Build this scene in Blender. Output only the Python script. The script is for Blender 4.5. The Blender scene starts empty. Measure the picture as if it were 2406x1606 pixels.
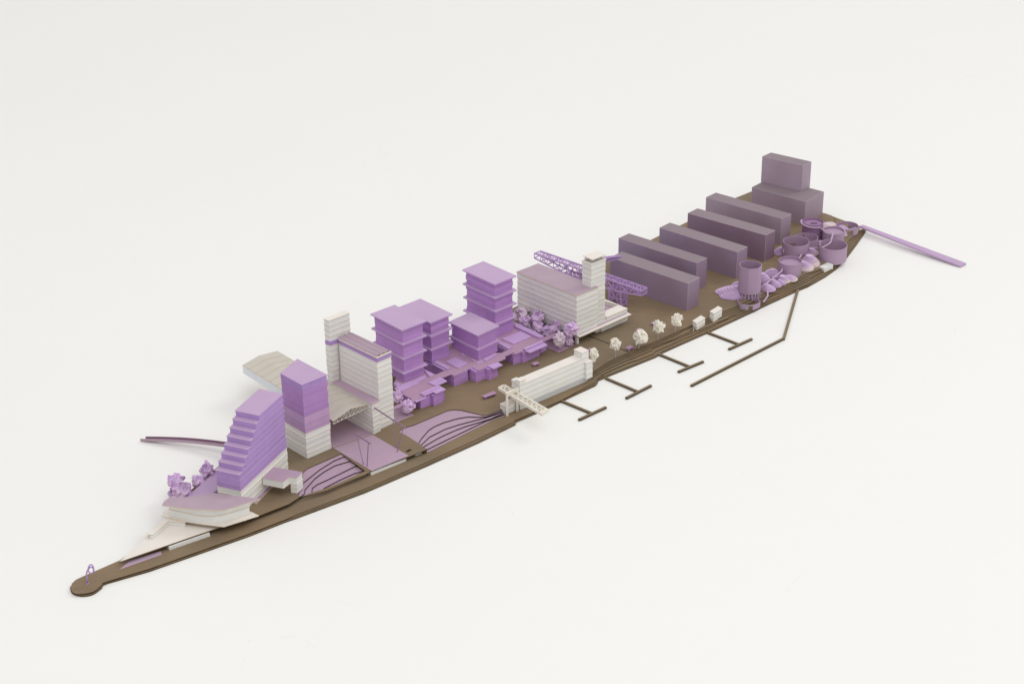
import bpy, bmesh, math, random
from mathutils import Vector, Matrix, noise

# ---------------------------------------------------------------- camera, world, light, exposure
scene = bpy.context.scene
C = scene.collection
FOCAL_PX, PITCH, ROLL, DIST = 4150.0, math.radians(26.35), math.radians(-0.67), 20.0
PHOTO_W, PHOTO_H = 2406.0, 1606.0
fwd = Vector((0, math.cos(PITCH), -math.sin(PITCH)))
rgt0 = Vector((1, 0, 0)); up0 = rgt0.cross(fwd)
rgt = math.cos(ROLL) * rgt0 + math.sin(ROLL) * up0
upv = -math.sin(ROLL) * rgt0 + math.cos(ROLL) * up0
CAM = -DIST * fwd
cd = bpy.data.cameras.new('camera'); cam = bpy.data.objects.new('camera', cd); C.objects.link(cam)
M = Matrix((rgt, upv, -fwd)).transposed().to_4x4(); M.translation = CAM
cam.matrix_world = M
cd.sensor_width = 36.0; cd.lens = FOCAL_PX / PHOTO_W * 36.0; cd.clip_start = 0.5; cd.clip_end = 400
scene.camera = cam
scene.render.resolution_x, scene.render.resolution_y = 1024, 683
scene.view_settings.view_transform = 'Standard'; scene.view_settings.look = 'None'
scene.view_settings.exposure = 0.0; scene.view_settings.gamma = 1.0

world = bpy.data.worlds.new('World'); scene.world = world; world.use_nodes = True
bg = world.node_tree.nodes['Background']
bg.inputs[0].default_value = (0.985, 0.99, 1.0, 1); bg.inputs[1].default_value = 0.772   # even white studio walls

def softbox(name, az, el, dist, size, power, col, aim=(0.4, -0.6, 0)):
    L = bpy.data.lights.new(name, 'AREA'); L.shape = 'DISK'; L.size = size; L.energy = power; L.color = col
    o = bpy.data.objects.new(name, L); C.objects.link(o)
    d = Vector((math.cos(el) * math.cos(az), math.cos(el) * math.sin(az), math.sin(el)))
    o.location = Vector(aim) + d * dist
    o.rotation_euler = d.to_track_quat('Z', 'Y').to_euler()
    return o
softbox('key_softbox', math.radians(36), math.radians(43), 85, 34.0, 13900, (1.0, 0.985, 0.96))
softbox('ceiling_softbox', math.radians(-64), math.radians(62), 40, 31.0, 4000, (1.0, 0.99, 0.97), (0.2, -2.5, 0))

# ---------------------------------------------------------------- helpers
ZP = 0.10          # top of the upper board
ZL = 0.056         # top of the lower promenade board
Z0 = 0.027         # the studio floor under the model
R_ = random.Random(7)

def ray(p):
    return (p[0] - PHOTO_W / 2) / FOCAL_PX * rgt - (p[1] - PHOTO_H / 2) / FOCAL_PX * upv + fwd
def at(p, z=ZP):
    """survey point: where the sight line of a measured point meets the level z"""
    d = ray(p); return CAM + d * ((z - CAM.z) / d.z)
def at2(p, z=ZP):
    v = at(p, z); return (v.x, v.y)
def pts(lst, z=ZP): return [at2(p, z) for p in lst]
def proj(v):
    d = Vector(v) - CAM; w = d.dot(fwd)
    return (PHOTO_W / 2 + FOCAL_PX * d.dot(rgt) / w, PHOTO_H / 2 - FOCAL_PX * d.dot(upv) / w)
def unit_px(v):
    return FOCAL_PX / (Vector(v) - CAM).dot(fwd)
def zat(xy, y):
    lo, hi = -1.0, 5.0
    for _ in range(50):
        m = (lo + hi) / 2
        if proj((xy[0], xy[1], m))[1] > y: lo = m
        else: hi = m
    return lo
def area(P): return 0.5 * sum(P[i][0] * P[(i + 1) % len(P)][1] - P[(i + 1) % len(P)][0] * P[i][1] for i in range(len(P)))
def ccw(P):
    P = [tuple(p[:2]) for p in P]
    return P if area(P) > 0 else P[::-1]
def inset(P, d):
    P = ccw(P); n = len(P); out = []
    for i in range(n):
        a, b, c = Vector(P[i - 1]), Vector(P[i]), Vector(P[(i + 1) % n])
        e1 = (b - a).normalized(); e2 = (c - b).normalized()
        n1 = Vector((-e1.y, e1.x)); n2 = Vector((-e2.y, e2.x))
        k = max(0.25, 1 + n1.dot(n2)); v = b + (n1 + n2) * (d / k)
        out.append((v.x, v.y))
    return out
def para(l, f, r):
    return [l, f, r, (l[0] + r[0] - f[0], l[1] + r[1] - f[1])]
def lerp2(a, b, t): return (a[0] + (b[0] - a[0]) * t, a[1] + (b[1] - a[1]) * t)
def shift(P, d): return [(p[0] + d[0], p[1] + d[1]) for p in P]
def rect(o, u, v, lu, lv):
    return [o, (o[0] + u[0] * lu, o[1] + u[1] * lu), (o[0] + u[0] * lu + v[0] * lv, o[1] + u[1] * lu + v[1] * lv), (o[0] + v[0] * lv, o[1] + v[1] * lv)]

def zoomed(ox, oy, s, x, y): return (ox + x / s, oy + y / s)   # a point read off an enlarged crop

class MB:
    def __init__(s): s.v = []; s.f = []; s.m = []
    def prism(s, P, z0, z1, top=0, side=1):
        P = ccw(P); n = len(P); k = len(s.v)
        s.v += [(x, y, z0) for x, y in P] + [(x, y, z1) for x, y in P]
        s.f.append(tuple(range(k + n, k + 2 * n))); s.m.append(top)
        s.f.append(tuple(range(k + n - 1, k - 1, -1))); s.m.append(side)
        for i in range(n):
            j = (i + 1) % n
            s.f.append((k + i, k + j, k + n + j, k + n + i)); s.m.append(side)
        return s
    def bar(s, p, q, w, h=None, m=0):
        p, q = Vector(p), Vector(q); h = h or w
        d = (q - p)
        if d.length < 1e-6: return s
        d.normalize()
        a = d.cross(Vector((0, 0, 1)))
        if a.length < 1e-3: a = Vector((1, 0, 0))
        a.normalize(); b = a.cross(d)
        k = len(s.v)
        for e in (p, q):
            for i, j in ((-1, -1), (1, -1), (1, 1), (-1, 1)): s.v.append(tuple(e + a * (w / 2 * i) + b * (h / 2 * j)))
        for f in ((0, 1, 2, 3), (7, 6, 5, 4), (0, 4, 5, 1), (1, 5, 6, 2), (2, 6, 7, 3), (3, 7, 4, 0)):
            s.f.append(tuple(k + i for i in f)); s.m.append(m)
        return s
    def tube(s, path, r, n=8, m=0):
        path = [Vector(p) for p in path]; rings = []
        ref = Vector((0.3, -0.8, 0.5)).normalized()
        for i, p in enumerate(path):
            d = (path[min(i + 1, len(path) - 1)] - path[max(i - 1, 0)]).normalized()
            a = d.cross(ref).normalized(); b = a.cross(d)
            k = len(s.v); rings.append(k)
            for j in range(n):
                t = 2 * math.pi * j / n; s.v.append(tuple(p + (a * math.cos(t) + b * math.sin(t)) * r))
        for i in range(len(rings) - 1):
            for j in range(n):
                s.f.append((rings[i] + j, rings[i] + (j + 1) % n, rings[i + 1] + (j + 1) % n, rings[i + 1] + j)); s.m.append(m)
        s.f.append(tuple(rings[0] + j for j in range(n))[::-1]); s.m.append(m)
        s.f.append(tuple(rings[-1] + j for j in range(n))); s.m.append(m)
        return s
    def ribbon(s, path, w, t, m=0):
        """flat strip along 3D points, width w across, thickness t"""
        path = [Vector(p) for p in path]; k0 = len(s.v)
        for i, p in enumerate(path):
            d = path[min(i + 1, len(path) - 1)] - path[max(i - 1, 0)]; d.z = 0; d.normalize()
            a = Vector((-d.y, d.x, 0)) * (w / 2); z = Vector((0, 0, t))
            s.v += [tuple(p - a), tuple(p + a), tuple(p + a + z), tuple(p - a + z)]
        for i in range(len(path) - 1):
            a = k0 + 4 * i; b = a + 4
            for q in ((0, 1), (1, 2), (2, 3), (3, 0)):
                s.f.append((a + q[0], a + q[1], b + q[1], b + q[0])); s.m.append(m)
        s.f.append((k0 + 3, k0 + 2, k0 + 1, k0)); s.m.append(m)
        e = k0 + 4 * (len(path) - 1); s.f.append((e, e + 1, e + 2, e + 3)); s.m.append(m)
        return s
    def build(s, name, mats, parent=None, smooth=False):
        o0 = Vector((0, 0, 0))
        if parent is not None:
            q = parent
            while q is not None: o0 += q.location; q = q.parent
        me = bpy.data.meshes.new(name)
        me.from_pydata([tuple(Vector(v) - o0) for v in s.v], [], s.f)
        for m in (mats if isinstance(mats, (list, tuple)) else [mats]): me.materials.append(m)
        nm = len(me.materials)
        for p, mi in zip(me.polygons, s.m): p.material_index = min(mi, nm - 1); p.use_smooth = smooth
        me.update()
        bm = bmesh.new(); bm.from_mesh(me); bmesh.ops.recalc_face_normals(bm, faces=bm.faces)
        big = [f for f in bm.faces if len(f.verts) > 4]
        if big: bmesh.ops.triangulate(bm, faces=big, ngon_method='EAR_CLIP')
        bm.to_mesh(me); bm.free()
        o = bpy.data.objects.new(name, me); C.objects.link(o)
        if parent is not None: o.parent = parent
        return o

def tag(o, label, cat, group=None, kind=None):
    o['label'] = label; o['category'] = cat
    if group: o['group'] = group
    if kind: o['kind'] = kind
    return o
def thing(name, label, cat, loc, group=None):
    o = bpy.data.objects.new(name, None); o.empty_display_size = 0.05; C.objects.link(o); o.location = Vector((loc[0], loc[1], loc[2] if len(loc) > 2 else ZP))
    return tag(o, label, cat, group)
def part(name, mats, parent, P, z0, z1): return MB().prism(P, z0, z1).build(name, mats, parent)
def cent(P): return (sum(p[0] for p in P) / len(P), sum(p[1] for p in P) / len(P))

# ---------------------------------------------------------------- materials
def mat(name, col, rough=0.75, var=0.05, nscale=6.0, mottle=0.06, grain=0.03, gscale=140.0, bump=0.15, tint=None, spec=0.25, sss=0.0, edge=None):
    m = bpy.data.materials.new(name); m.use_nodes = True; nt = m.node_tree; N = nt.nodes; L = nt.links
    b = N['Principled BSDF']; b.inputs['Roughness'].default_value = rough; b.inputs['Specular IOR Level'].default_value = spec
    tc = N.new('ShaderNodeTexCoord')
    n1_ = N.new('ShaderNodeTexNoise'); n1_.inputs['Scale'].default_value = nscale; n1_.inputs['Detail'].default_value = 4; L.new(tc.outputs['Object'], n1_.inputs['Vector'])
    n2_ = N.new('ShaderNodeTexNoise'); n2_.inputs['Scale'].default_value = gscale; n2_.inputs['Detail'].default_value = 2; L.new(tc.outputs['Object'], n2_.inputs['Vector'])
    oi = N.new('ShaderNodeObjectInfo')
    def madd(a, k, off):
        x = N.new('ShaderNodeMath'); x.operation = 'MULTIPLY_ADD'; L.new(a, x.inputs[0]); x.inputs[1].default_value = k; x.inputs[2].default_value = off; return x.outputs[0]
    def mul(a, c):
        x = N.new('ShaderNodeMath'); x.operation = 'MULTIPLY'; L.new(a, x.inputs[0]); L.new(c, x.inputs[1]); return x.outputs[0]
    f = mul(mul(madd(n1_.outputs['Fac'], 2 * mottle * 1.6, 1 - mottle * 1.6), madd(n2_.outputs['Fac'], 2 * grain * 1.6, 1 - grain * 1.6)), madd(oi.outputs['Random'], 2 * var, 1 - var))
    mx = N.new('ShaderNodeMix'); mx.data_type = 'RGBA'
    mx.inputs[6].default_value = (*col, 1); mx.inputs[7].default_value = (*(tint or col), 1)
    n3 = N.new('ShaderNodeTexNoise'); n3.inputs['Scale'].default_value = nscale * 0.55; n3.inputs['Detail'].default_value = 2; L.new(tc.outputs['Object'], n3.inputs['Vector'])
    rp = N.new('ShaderNodeMapRange'); rp.inputs[1].default_value = 0.38; rp.inputs[2].default_value = 0.62; L.new(n3.outputs['Fac'], rp.inputs[0]); L.new(rp.outputs[0], mx.inputs[0])
    vm = N.new('ShaderNodeVectorMath'); vm.operation = 'SCALE'; L.new(mx.outputs[2], vm.inputs[0]); L.new(f, vm.inputs['Scale'])
    L.new(vm.outputs[0], b.inputs['Base Color'])
    bp = N.new('ShaderNodeBump'); bp.inputs['Strength'].default_value = bump; bp.inputs['Distance'].default_value = 0.003; L.new(n2_.outputs['Fac'], bp.inputs['Height']); L.new(bp.outputs[0], b.inputs['Normal'])
    if sss: b.inputs['Subsurface Weight'].default_value = sss; b.inputs['Subsurface Radius'].default_value = (0.03, 0.03, 0.03)
    return m

def mdf_material():
    m = mat('mdf_board', (0.240, 0.170, 0.104), rough=0.7, var=0.0, nscale=2.2, mottle=0.10, grain=0.09, gscale=190, bump=0.2, tint=(0.205, 0.154, 0.098))
    nt = m.node_tree; N = nt.nodes; L = nt.links; b = N['Principled BSDF']
    src = b.inputs['Base Color'].links[0].from_socket
    tc = N.new('ShaderNodeTexCoord'); mp = N.new('ShaderNodeMapping'); mp.inputs['Rotation'].default_value = (0, 0, math.radians(-24)); mp.inputs['Scale'].default_value = (2.2, 70, 1)
    L.new(tc.outputs['Object'], mp.inputs['Vector'])
    n = N.new('ShaderNodeTexNoise'); n.inputs['Scale'].default_value = 1.0; n.inputs['Detail'].default_value = 3; L.new(mp.outputs[0], n.inputs['Vector'])
    x = N.new('ShaderNodeMath'); x.operation = 'MULTIPLY_ADD'; L.new(n.outputs['Fac'], x.inputs[0]); x.inputs[1].default_value = 0.36; x.inputs[2].default_value = 0.82
    v = N.new('ShaderNodeVectorMath'); v.operation = 'SCALE'; L.new(src, v.inputs[0]); L.new(x.outputs[0], v.inputs['Scale']); L.new(v.outputs[0], b.inputs['Base Color'])
    return m

MDF = mdf_material()
BURNT = mat('laser_burnt_edge', (0.062, 0.037, 0.015), rough=0.85, mottle=0.25, nscale=14, bump=0.3, tint=(0.095, 0.060, 0.028))
GAP_SHADE = mat('gap_shade', (0.014, 0.009, 0.005), rough=0.9)  # near-black colour for painted shade in the joint, letter and floor slot
CARD = mat('white_card', (0.79, 0.735, 0.675), rough=0.8, var=0.02, mottle=0.03)
def band_foam(m, period=0.0193, amp=0.07):
    """foam board is a sandwich: thin paper faces show as fine lines on the cut edge"""
    nt = m.node_tree; N = nt.nodes; L = nt.links; b = N['Principled BSDF']; src = b.inputs['Base Color'].links[0].from_socket
    tc = N.new('ShaderNodeTexCoord'); sp = N.new('ShaderNodeSeparateXYZ'); L.new(tc.outputs['Object'], sp.inputs[0])
    a = N.new('ShaderNodeMath'); a.operation = 'MULTIPLY'; a.inputs[1].default_value = 1 / period; L.new(sp.outputs['Z'], a.inputs[0])
    f = N.new('ShaderNodeMath'); f.operation = 'FRACT'; L.new(a.outputs[0], f.inputs[0])
    r = N.new('ShaderNodeMapRange'); r.inputs[1].default_value = 0.10; r.inputs[2].default_value = 0.32; r.inputs[3].default_value = 1 - amp; r.inputs[4].default_value = 1.0; L.new(f.outputs[0], r.inputs[0])
    v = N.new('ShaderNodeVectorMath'); v.operation = 'SCALE'; L.new(src, v.inputs[0]); L.new(r.outputs[0], v.inputs['Scale']); L.new(v.outputs[0], b.inputs['Base Color'])
EDGE = mat('tan_card_edge', (0.62, 0.50, 0.35), rough=0.85, var=0.06, mottle=0.14, nscale=9)
FOAM = mat('white_foam_board', (0.77, 0.765, 0.735), rough=0.7, var=0.035, mottle=0.05, nscale=5, grain=0.04)
band_foam(FOAM)
FOAMB = mat('grey_foam_board', (0.60, 0.61, 0.60), rough=0.7, var=0.03)
CANOPY = mat('canopy_card', (0.57, 0.525, 0.46), rough=0.8, var=0.03, mottle=0.05, nscale=5)
SILVER = mat('canopy_side_card', (0.74, 0.76, 0.79), rough=0.6, var=0.0)
LILAC = mat('lilac_card', (0.508, 0.360, 0.535), rough=0.75, var=0.02, mottle=0.05, nscale=3, grain=0.04)
PINK = mat('pink_paper', (0.448, 0.318, 0.405), rough=0.8, var=0.02, mottle=0.04, nscale=3, grain=0.05)
MAUVE = mat('mauve_paper', (0.44, 0.275, 0.385), rough=0.8, var=0.02, mottle=0.05, nscale=3)
DUSK = mat('dusty_mauve_card', (0.435, 0.325, 0.39), rough=0.75, var=0.02, mottle=0.05)
PURPLE = mat('purple_foam', (0.475, 0.262, 0.575), rough=0.75, var=0.11, mottle=0.08, nscale=8, grain=0.12, bump=0.35)
VIOLET = mat('violet_foam', (0.415, 0.268, 0.56), rough=0.75, var=0.05, mottle=0.07, nscale=8, grain=0.09, bump=0.3)
ORCHID = mat('orchid_foam', (0.50, 0.315, 0.535), rough=0.75, var=0.05, mottle=0.07, nscale=8, grain=0.07, bump=0.25)
SPRAY = mat('sprayed_block', (0.290, 0.200, 0.272), rough=0.55, var=0.03, mottle=0.10, nscale=1.6, grain=0.05, gscale=220, tint=(0.325, 0.252, 0.365), spec=0.4)
SPRAYL = mat('sprayed_block_pale', (0.355, 0.262, 0.320), rough=0.55, var=0.03, mottle=0.10, nscale=1.6, grain=0.05, gscale=220, tint=(0.40, 0.315, 0.40), spec=0.4)
SPRAYD = mat('sprayed_block_dark', (0.250, 0.160, 0.222), rough=0.55, var=0.03, mottle=0.10, nscale=1.6, grain=0.05, gscale=220, tint=(0.255, 0.175, 0.25), spec=0.4)
SPRAYT = mat('sprayed_block_top', (0.262, 0.205, 0.228), rough=0.6, var=0.05, mottle=0.08, nscale=1.6, grain=0.06, gscale=220)
WORN = mat('worn_block_edge', (0.42, 0.33, 0.36), rough=0.6, mottle=0.25, nscale=18)
TUBE = mat('cylinder_card', (0.40, 0.270, 0.39), rough=0.6, var=0.05, mottle=0.05, nscale=4, tint=(0.40, 0.285, 0.395))
TUBED = mat('deep_cylinder_card', (0.31, 0.18, 0.315), rough=0.6, var=0.03, mottle=0.06, nscale=4)
HILL = mat('lilac_disc', (0.60, 0.43, 0.64), rough=0.8, var=0.07, mottle=0.06, nscale=8)
HILLP = mat('pale_pink_disc', (0.70, 0.56, 0.63), rough=0.8, var=0.06, mottle=0.06, nscale=8, tint=(0.74, 0.63, 0.63))
LATT = mat('purple_lattice', (0.46, 0.29, 0.56), rough=0.6)
MAST = mat('mauve_rod', (0.31, 0.19, 0.29), rough=0.6)
CRANEW = mat('ivory_plastic', (0.74, 0.69, 0.60), rough=0.6)
TISSUE = mat('crumpled_white_paper', (0.80, 0.75, 0.66), rough=0.8, mottle=0.08, nscale=12, sss=0.15)
PAPER = mat('crumpled_purple_paper', (0.63, 0.43, 0.70), rough=0.75, var=0.05, mottle=0.12, nscale=10, tint=(0.69, 0.52, 0.70), sss=0.1)
PALEP = mat('crumpled_pale_paper', (0.69, 0.54, 0.69), rough=0.75, mottle=0.10, nscale=10, tint=(0.74, 0.63, 0.69))
CHANNEL = mat('mauve_channel', (0.30, 0.18, 0.255), rough=0.6)
MAGENTA = mat('magenta_foam', (0.42, 0.235, 0.50), rough=0.75, var=0.06, mottle=0.07, nscale=8, grain=0.09, bump=0.3)
LEDGE = mat('lilac_board', (0.535, 0.352, 0.615), rough=0.75, var=0.03, mottle=0.05, nscale=5, grain=0.05)
CHAR = mat('charred_edge', (0.022, 0.013, 0.007), rough=0.9, mottle=0.3, nscale=20)
HILLM = mat('faded_lilac_disc', (0.64, 0.48, 0.63), rough=0.8, var=0.07, mottle=0.06, nscale=8)
PIN = mat('steel_pin', (0.42, 0.38, 0.45), rough=0.35)

# ---------------------------------------------------------------- ground: white seamless studio floor
FLOOR = mat('studio_floor', (0.855, 0.845, 0.812), rough=0.55, var=0.0, nscale=0.25, mottle=0.006, grain=0.004, gscale=3, bump=0.02)
def scuffs(m):
    nt = m.node_tree; N = nt.nodes; L = nt.links; b = N['Principled BSDF']; src = b.inputs['Base Color'].links[0].from_socket
    tc = N.new('ShaderNodeTexCoord')
    def nz(sc, det, off):
        mp = N.new('ShaderNodeMapping'); mp.inputs['Location'].default_value = off; L.new(tc.outputs['Object'], mp.inputs[0])
        n = N.new('ShaderNodeTexNoise'); n.inputs['Scale'].default_value = sc; n.inputs['Detail'].default_value = det; L.new(mp.outputs[0], n.inputs['Vector']); return n.outputs['Fac']
    def mth(op, a, c):
        x = N.new('ShaderNodeMath'); x.operation = op; L.new(a, x.inputs[0])
        if isinstance(c, float): x.inputs[1].default_value = c
        else: L.new(c, x.inputs[1])
        return x.outputs[0]
    def ramp(a, lo, hi, o0, o1):
        r = N.new('ShaderNodeMapRange'); r.inputs[1].default_value = lo; r.inputs[2].default_value = hi; r.inputs[3].default_value = o0; r.inputs[4].default_value = o1; L.new(a, r.inputs[0]); return r.outputs[0]
    line = ramp(mth('ABSOLUTE', mth('SUBTRACT', nz(0.55, 1.5, (3, 7, 0)), 0.5), 0.0), 0.0, 0.0016, 1.0, 0.0)
    where = ramp(nz(0.8, 2, (11, 2, 0)), 0.56, 0.66, 0.0, 1.0); broken = ramp(nz(9.0, 2, (1, 5, 0)), 0.45, 0.6, 0.0, 1.0)
    speck = mth('MULTIPLY', ramp(nz(26.0, 1, (4, 4, 0)), 0.745, 0.77, 0.0, 1.0), ramp(nz(0.5, 1, (6, 9, 0)), 0.55, 0.65, 0.0, 1.0))
    k = mth('ADD', mth('MULTIPLY', mth('MULTIPLY', line, where), broken), speck)
    f = ramp(k, 0.0, 1.0, 1.0, 0.93)
    v = N.new('ShaderNodeVectorMath'); v.operation = 'SCALE'; L.new(src, v.inputs[0]); L.new(f, v.inputs['Scale']); L.new(v.outputs[0], b.inputs['Base Color'])
scuffs(FLOOR)
g = MB(); g.v = [(-90, -60, Z0), (90, -60, Z0), (90, 120, Z0), (-90, 120, Z0)]; g.f = [(0, 1, 2, 3)]; g.m = [0]
ground = g.build('ground', FLOOR); ground['kind'] = 'structure'; ground['label'] = 'white seamless studio floor under the model'

# ---------------------------------------------------------------- base boards
E_LEFT = [(164.8, 1380.5), (167.3, 1391.2), (175.8, 1397.8), (192.4, 1401.4), (211.5, 1399.4), (224.3, 1393.7), (239.6, 1382.2), (252.4, 1371.3),
          (352.0, 1342.7), (472.1, 1300.5), (584.4, 1260.9), (676.4, 1225.2), (695.6, 1218.7), (858.0, 1158.2), (1007.0, 1094.1), (1126.2, 1040.5), (1211.4, 998.6)]
E_RIGHT = [(1212.7, 993.4), (1212.4, 992.9), (1288.0, 960.2), (1316.5, 945.9), (1330.8, 938.8), (1399.2, 907.1), (1403.3, 902.4), (1406.3, 895.3), (1415.5, 891.4), (1430.8, 884.7),
           (1540.0, 840.8), (1558.0, 829.9), (1606.5, 808.1), (1672.9, 778.8), (1734.2, 750.7), (1798.1, 720.0), (1872.2, 685.5), (1898.3, 675.2), (1938.5, 652.2),
           (1965.3, 633.1), (1990.2, 606.3), (2013.1, 575.7), (2026.5, 556.5), (2034.6, 544.7), (2033.8, 539.7)]
BACK = [(2016,530), (1934.7,500.1), (1765.3,449.8), (1729.5,464.4), (1530,563), (1344,655), (870,888), (700,976), (620,1016)]
BACK_L = [(545,1066), (486,1118), (428,1168), (390,1222)]
def rounded(P, n, sub=4):
    """Catmull-Rom through the first n points, the rest kept"""
    out = []; V = [Vector(p) for p in P]
    for i in range(n - 1):
        a, b, c, d = V[max(0, i - 1)], V[i], V[i + 1], V[i + 2]
        for k in range(sub):
            t = k / sub
            q = 0.5 * ((2 * b) + (c - a) * t + (2 * a - 5 * b + 4 * c - d) * t * t + (3 * b - a - 3 * c + d) * t ** 3); out.append((q.x, q.y))
    return out + [tuple(v) for v in V[n - 1:]]
E_LEFT = rounded(E_LEFT, 8)
el = pts(E_LEFT, Z0); er = pts(E_RIGHT, Z0)
bk = pts(BACK, ZP); bkl = pts(BACK_L, ZP)
nose_back = pts([(281.8, 1315.1), (194.9, 1352.9), (177.8, 1361.0), (168.9, 1369.7)], ZL)
outline = el + er + bk + bkl + nose_back
base = thing('model_base', 'long boat-shaped brown board base with stepped layers under the whole model', 'model base', (0, 0, Z0))
def softer(P, n):   # small waviness of a hand-glued layer
    return P
part('board_layer', [MDF, BURNT], base, outline, Z0 + 0.0003, 0.040)
part('board_layer', [MDF, BURNT], base, inset(outline, 0.013), 0.040, 0.048)
# upper layer of the promenade, stepped back along the water front on the left half
prom = pts(rounded([(166.3, 1378.9), (169.6, 1388.6), (178.3, 1393.7), (192.4, 1393.7), (210.2, 1391.2), (224.3, 1385.6), (238.3, 1373.3), (251.4, 1364.6), (352.0, 1334.5), (472.1, 1292.1), (584.4, 1252.5), (676.4, 1217.0), (695.6, 1207.9), (858.0, 1147.1), (1007.0, 1082.8), (1126.2, 1028.5), (1208.2, 989.2)], 8), ZL)
FRONT_R = [(1205.0, 983.6), (1205.3, 985.7), (1315.5, 938.4)]
promR = pts([(1207.3, 987.3), (1288.0, 952.7), (1316.5, 940.4), (1386.9, 902.4), (1396.7, 898.4), (1403.3, 888.8), (1415.5, 882.2), (1419.2, 880.4)], ZL)
part('promenade_board', [MDF, BURNT], base, prom + promR + pts([(1374.7, 883.7), (1530,563)], ZP)[:1] + bk[4:] + bkl + nose_back, 0.048, ZL)

# contour steps along the quay on the right half
L1 = [(1384.9, 876.7), (1389.4, 874.7), (1407.3, 863.7), (1415.5, 857.6), (1446.9, 840.3), (1478.8, 827.6), (1487.7, 821.9), (1517.1, 810.7), (1546.5, 799.2), (1586.1, 781.3), (1621.8, 764.7),
      (1632.1, 760.9), (1667.8, 745.6), (1697.2, 732.8), (1731.7, 718.2), (1785.3, 694.0), (1810.9, 682.5), (1837.1, 673.3), (1875.4, 655.1), (1894.5, 642.6), (1923.2, 633.1), (1946.2, 621.6), (1963.4, 602.5), (1982.5, 583.3), (1994.0, 564.2), (2009.3, 550.8), (2021.7, 540.8)]
def resample(P, n):
    P = [Vector(p) for p in P]; s = [0]
    for i in range(1, len(P)): s.append(s[-1] + (P[i] - P[i - 1]).length)
    out = []
    for k in range(n):
        t = s[-1] * k / (n - 1); i = 1
        while i < len(s) - 1 and s[i] < t: i += 1
        u = (t - s[i - 1]) / max(1e-9, s[i] - s[i - 1]); out.append(P[i - 1].lerp(P[i], u))
    return out
NS = 150
cl1 = pts(L1, ZP); ce = resample(pts(E_RIGHT[6:], Z0), NS)
# pair every outer point with the nearest point of the plateau edge, in order
cl = resample(cl1, NS)
cl = [cl[max(0, min(NS - 1, int(round(k))))] for k in range(NS)]
jogs = {0: [(0.12, 0.17, -0.08), (0.36, 0.42, 0.08), (0.60, 0.66, -0.08)], 1: [(0.18, 0.24, 0.10), (0.31, 0.40, -0.09), (0.52, 0.57, 0.09)],
        2: [(0.22, 0.29, -0.08), (0.45, 0.51, 0.08), (0.68, 0.75, -0.08)], 3: [(0.27, 0.33, 0.08), (0.48, 0.55, -0.07)]}
for k, (f, f2, zt) in enumerate(((0.38, 0.24, 0.0585), (0.62, 0.44, 0.0685), (0.80, 0.63, 0.0785), (0.90, 0.82, 0.0890))):
    a = []
    for i in range(NS):
        u = i / (NS - 1); ff = f + (f2 - f) * min(1.0, u * 2.2)
        for (u0, u1, df) in jogs[k]:
            if u0 < u < u1: ff += df
        a.append(ce[i].lerp(cl[i], ff))
    b_ = [ce[i].lerp(cl[i], 1.12) for i in range(NS)]
    part('contour_step', [MDF, BURNT], base, [tuple(v) for v in a] + [tuple(v) for v in b_[::-1]], 0.040 - 0.0004 * k, zt)

# upper board (one plate; the shade of its open joint is a dark strip laid on top)
TERR_L = [(705.1, 1166.2), (698.6, 1159.7), (710.5, 1137.3), (711.1, 1109.0), (722.4, 1099.5), (801.4, 1064.9), (858.0, 1105.1)]
TERR_R = [(1001.8, 1055.7), (994.3, 1049.2), (979.3, 1037.9), (953.1, 1021.1), (939.0, 1015.1), (939.0, 1010.8), (947.4, 1004.2), (971.8, 997.7), (1050.5, 964.0), (1066.4, 961.2), (1084.2, 962.6), (1135.7, 974.6), (1146.0, 973.3), (1175.0, 962.1)]
up_front = [(280.0, 1320.2), (520.6, 1236.7), (608.9, 1210.4), (679.2, 1182.9)] + TERR_L + [(872.0, 1105.7), (960.8, 1071.8), (1001.0, 1056.0)] + TERR_R + [(1208.4, 950.2), (1374.7, 875.9)] + L1
uf = pts(up_front, ZP)
ja, jb = at2((1380.9, 788.3)), at2((1476.9, 826.9))     # the joint across the board
part('upper_board', [MDF, BURNT], base, uf + bk + bkl, 0.0895, ZP)
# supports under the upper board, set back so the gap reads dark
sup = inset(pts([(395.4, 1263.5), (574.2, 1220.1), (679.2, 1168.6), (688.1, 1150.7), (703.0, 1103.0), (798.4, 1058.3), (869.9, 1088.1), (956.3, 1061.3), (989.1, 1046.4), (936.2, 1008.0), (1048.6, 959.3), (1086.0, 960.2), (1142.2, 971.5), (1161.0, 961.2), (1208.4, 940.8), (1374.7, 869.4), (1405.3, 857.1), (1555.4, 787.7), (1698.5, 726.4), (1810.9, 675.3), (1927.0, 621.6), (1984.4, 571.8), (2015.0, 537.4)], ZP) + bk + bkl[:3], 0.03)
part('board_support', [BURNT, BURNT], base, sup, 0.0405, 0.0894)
rim = pts([(705.1, 1166.2), (774.6, 1142.4), (819.3, 1123.3), (858.0, 1105.1), (872.0, 1105.7), (858.0, 1114.1), (813.3, 1131.9), (768.6, 1151.0), (738.8, 1159.1)], ZP)
part('terrace_rim', [MDF, BURNT], base, rim, 0.0895, 0.0985)
post = rect(at2((996.5, 1066.4), ZL), (0.66, 0.75), (-0.75, 0.66), 0.04, 0.05)
part('corner_post', [BURNT, BURNT], base, post, ZL, 0.0985)

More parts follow.
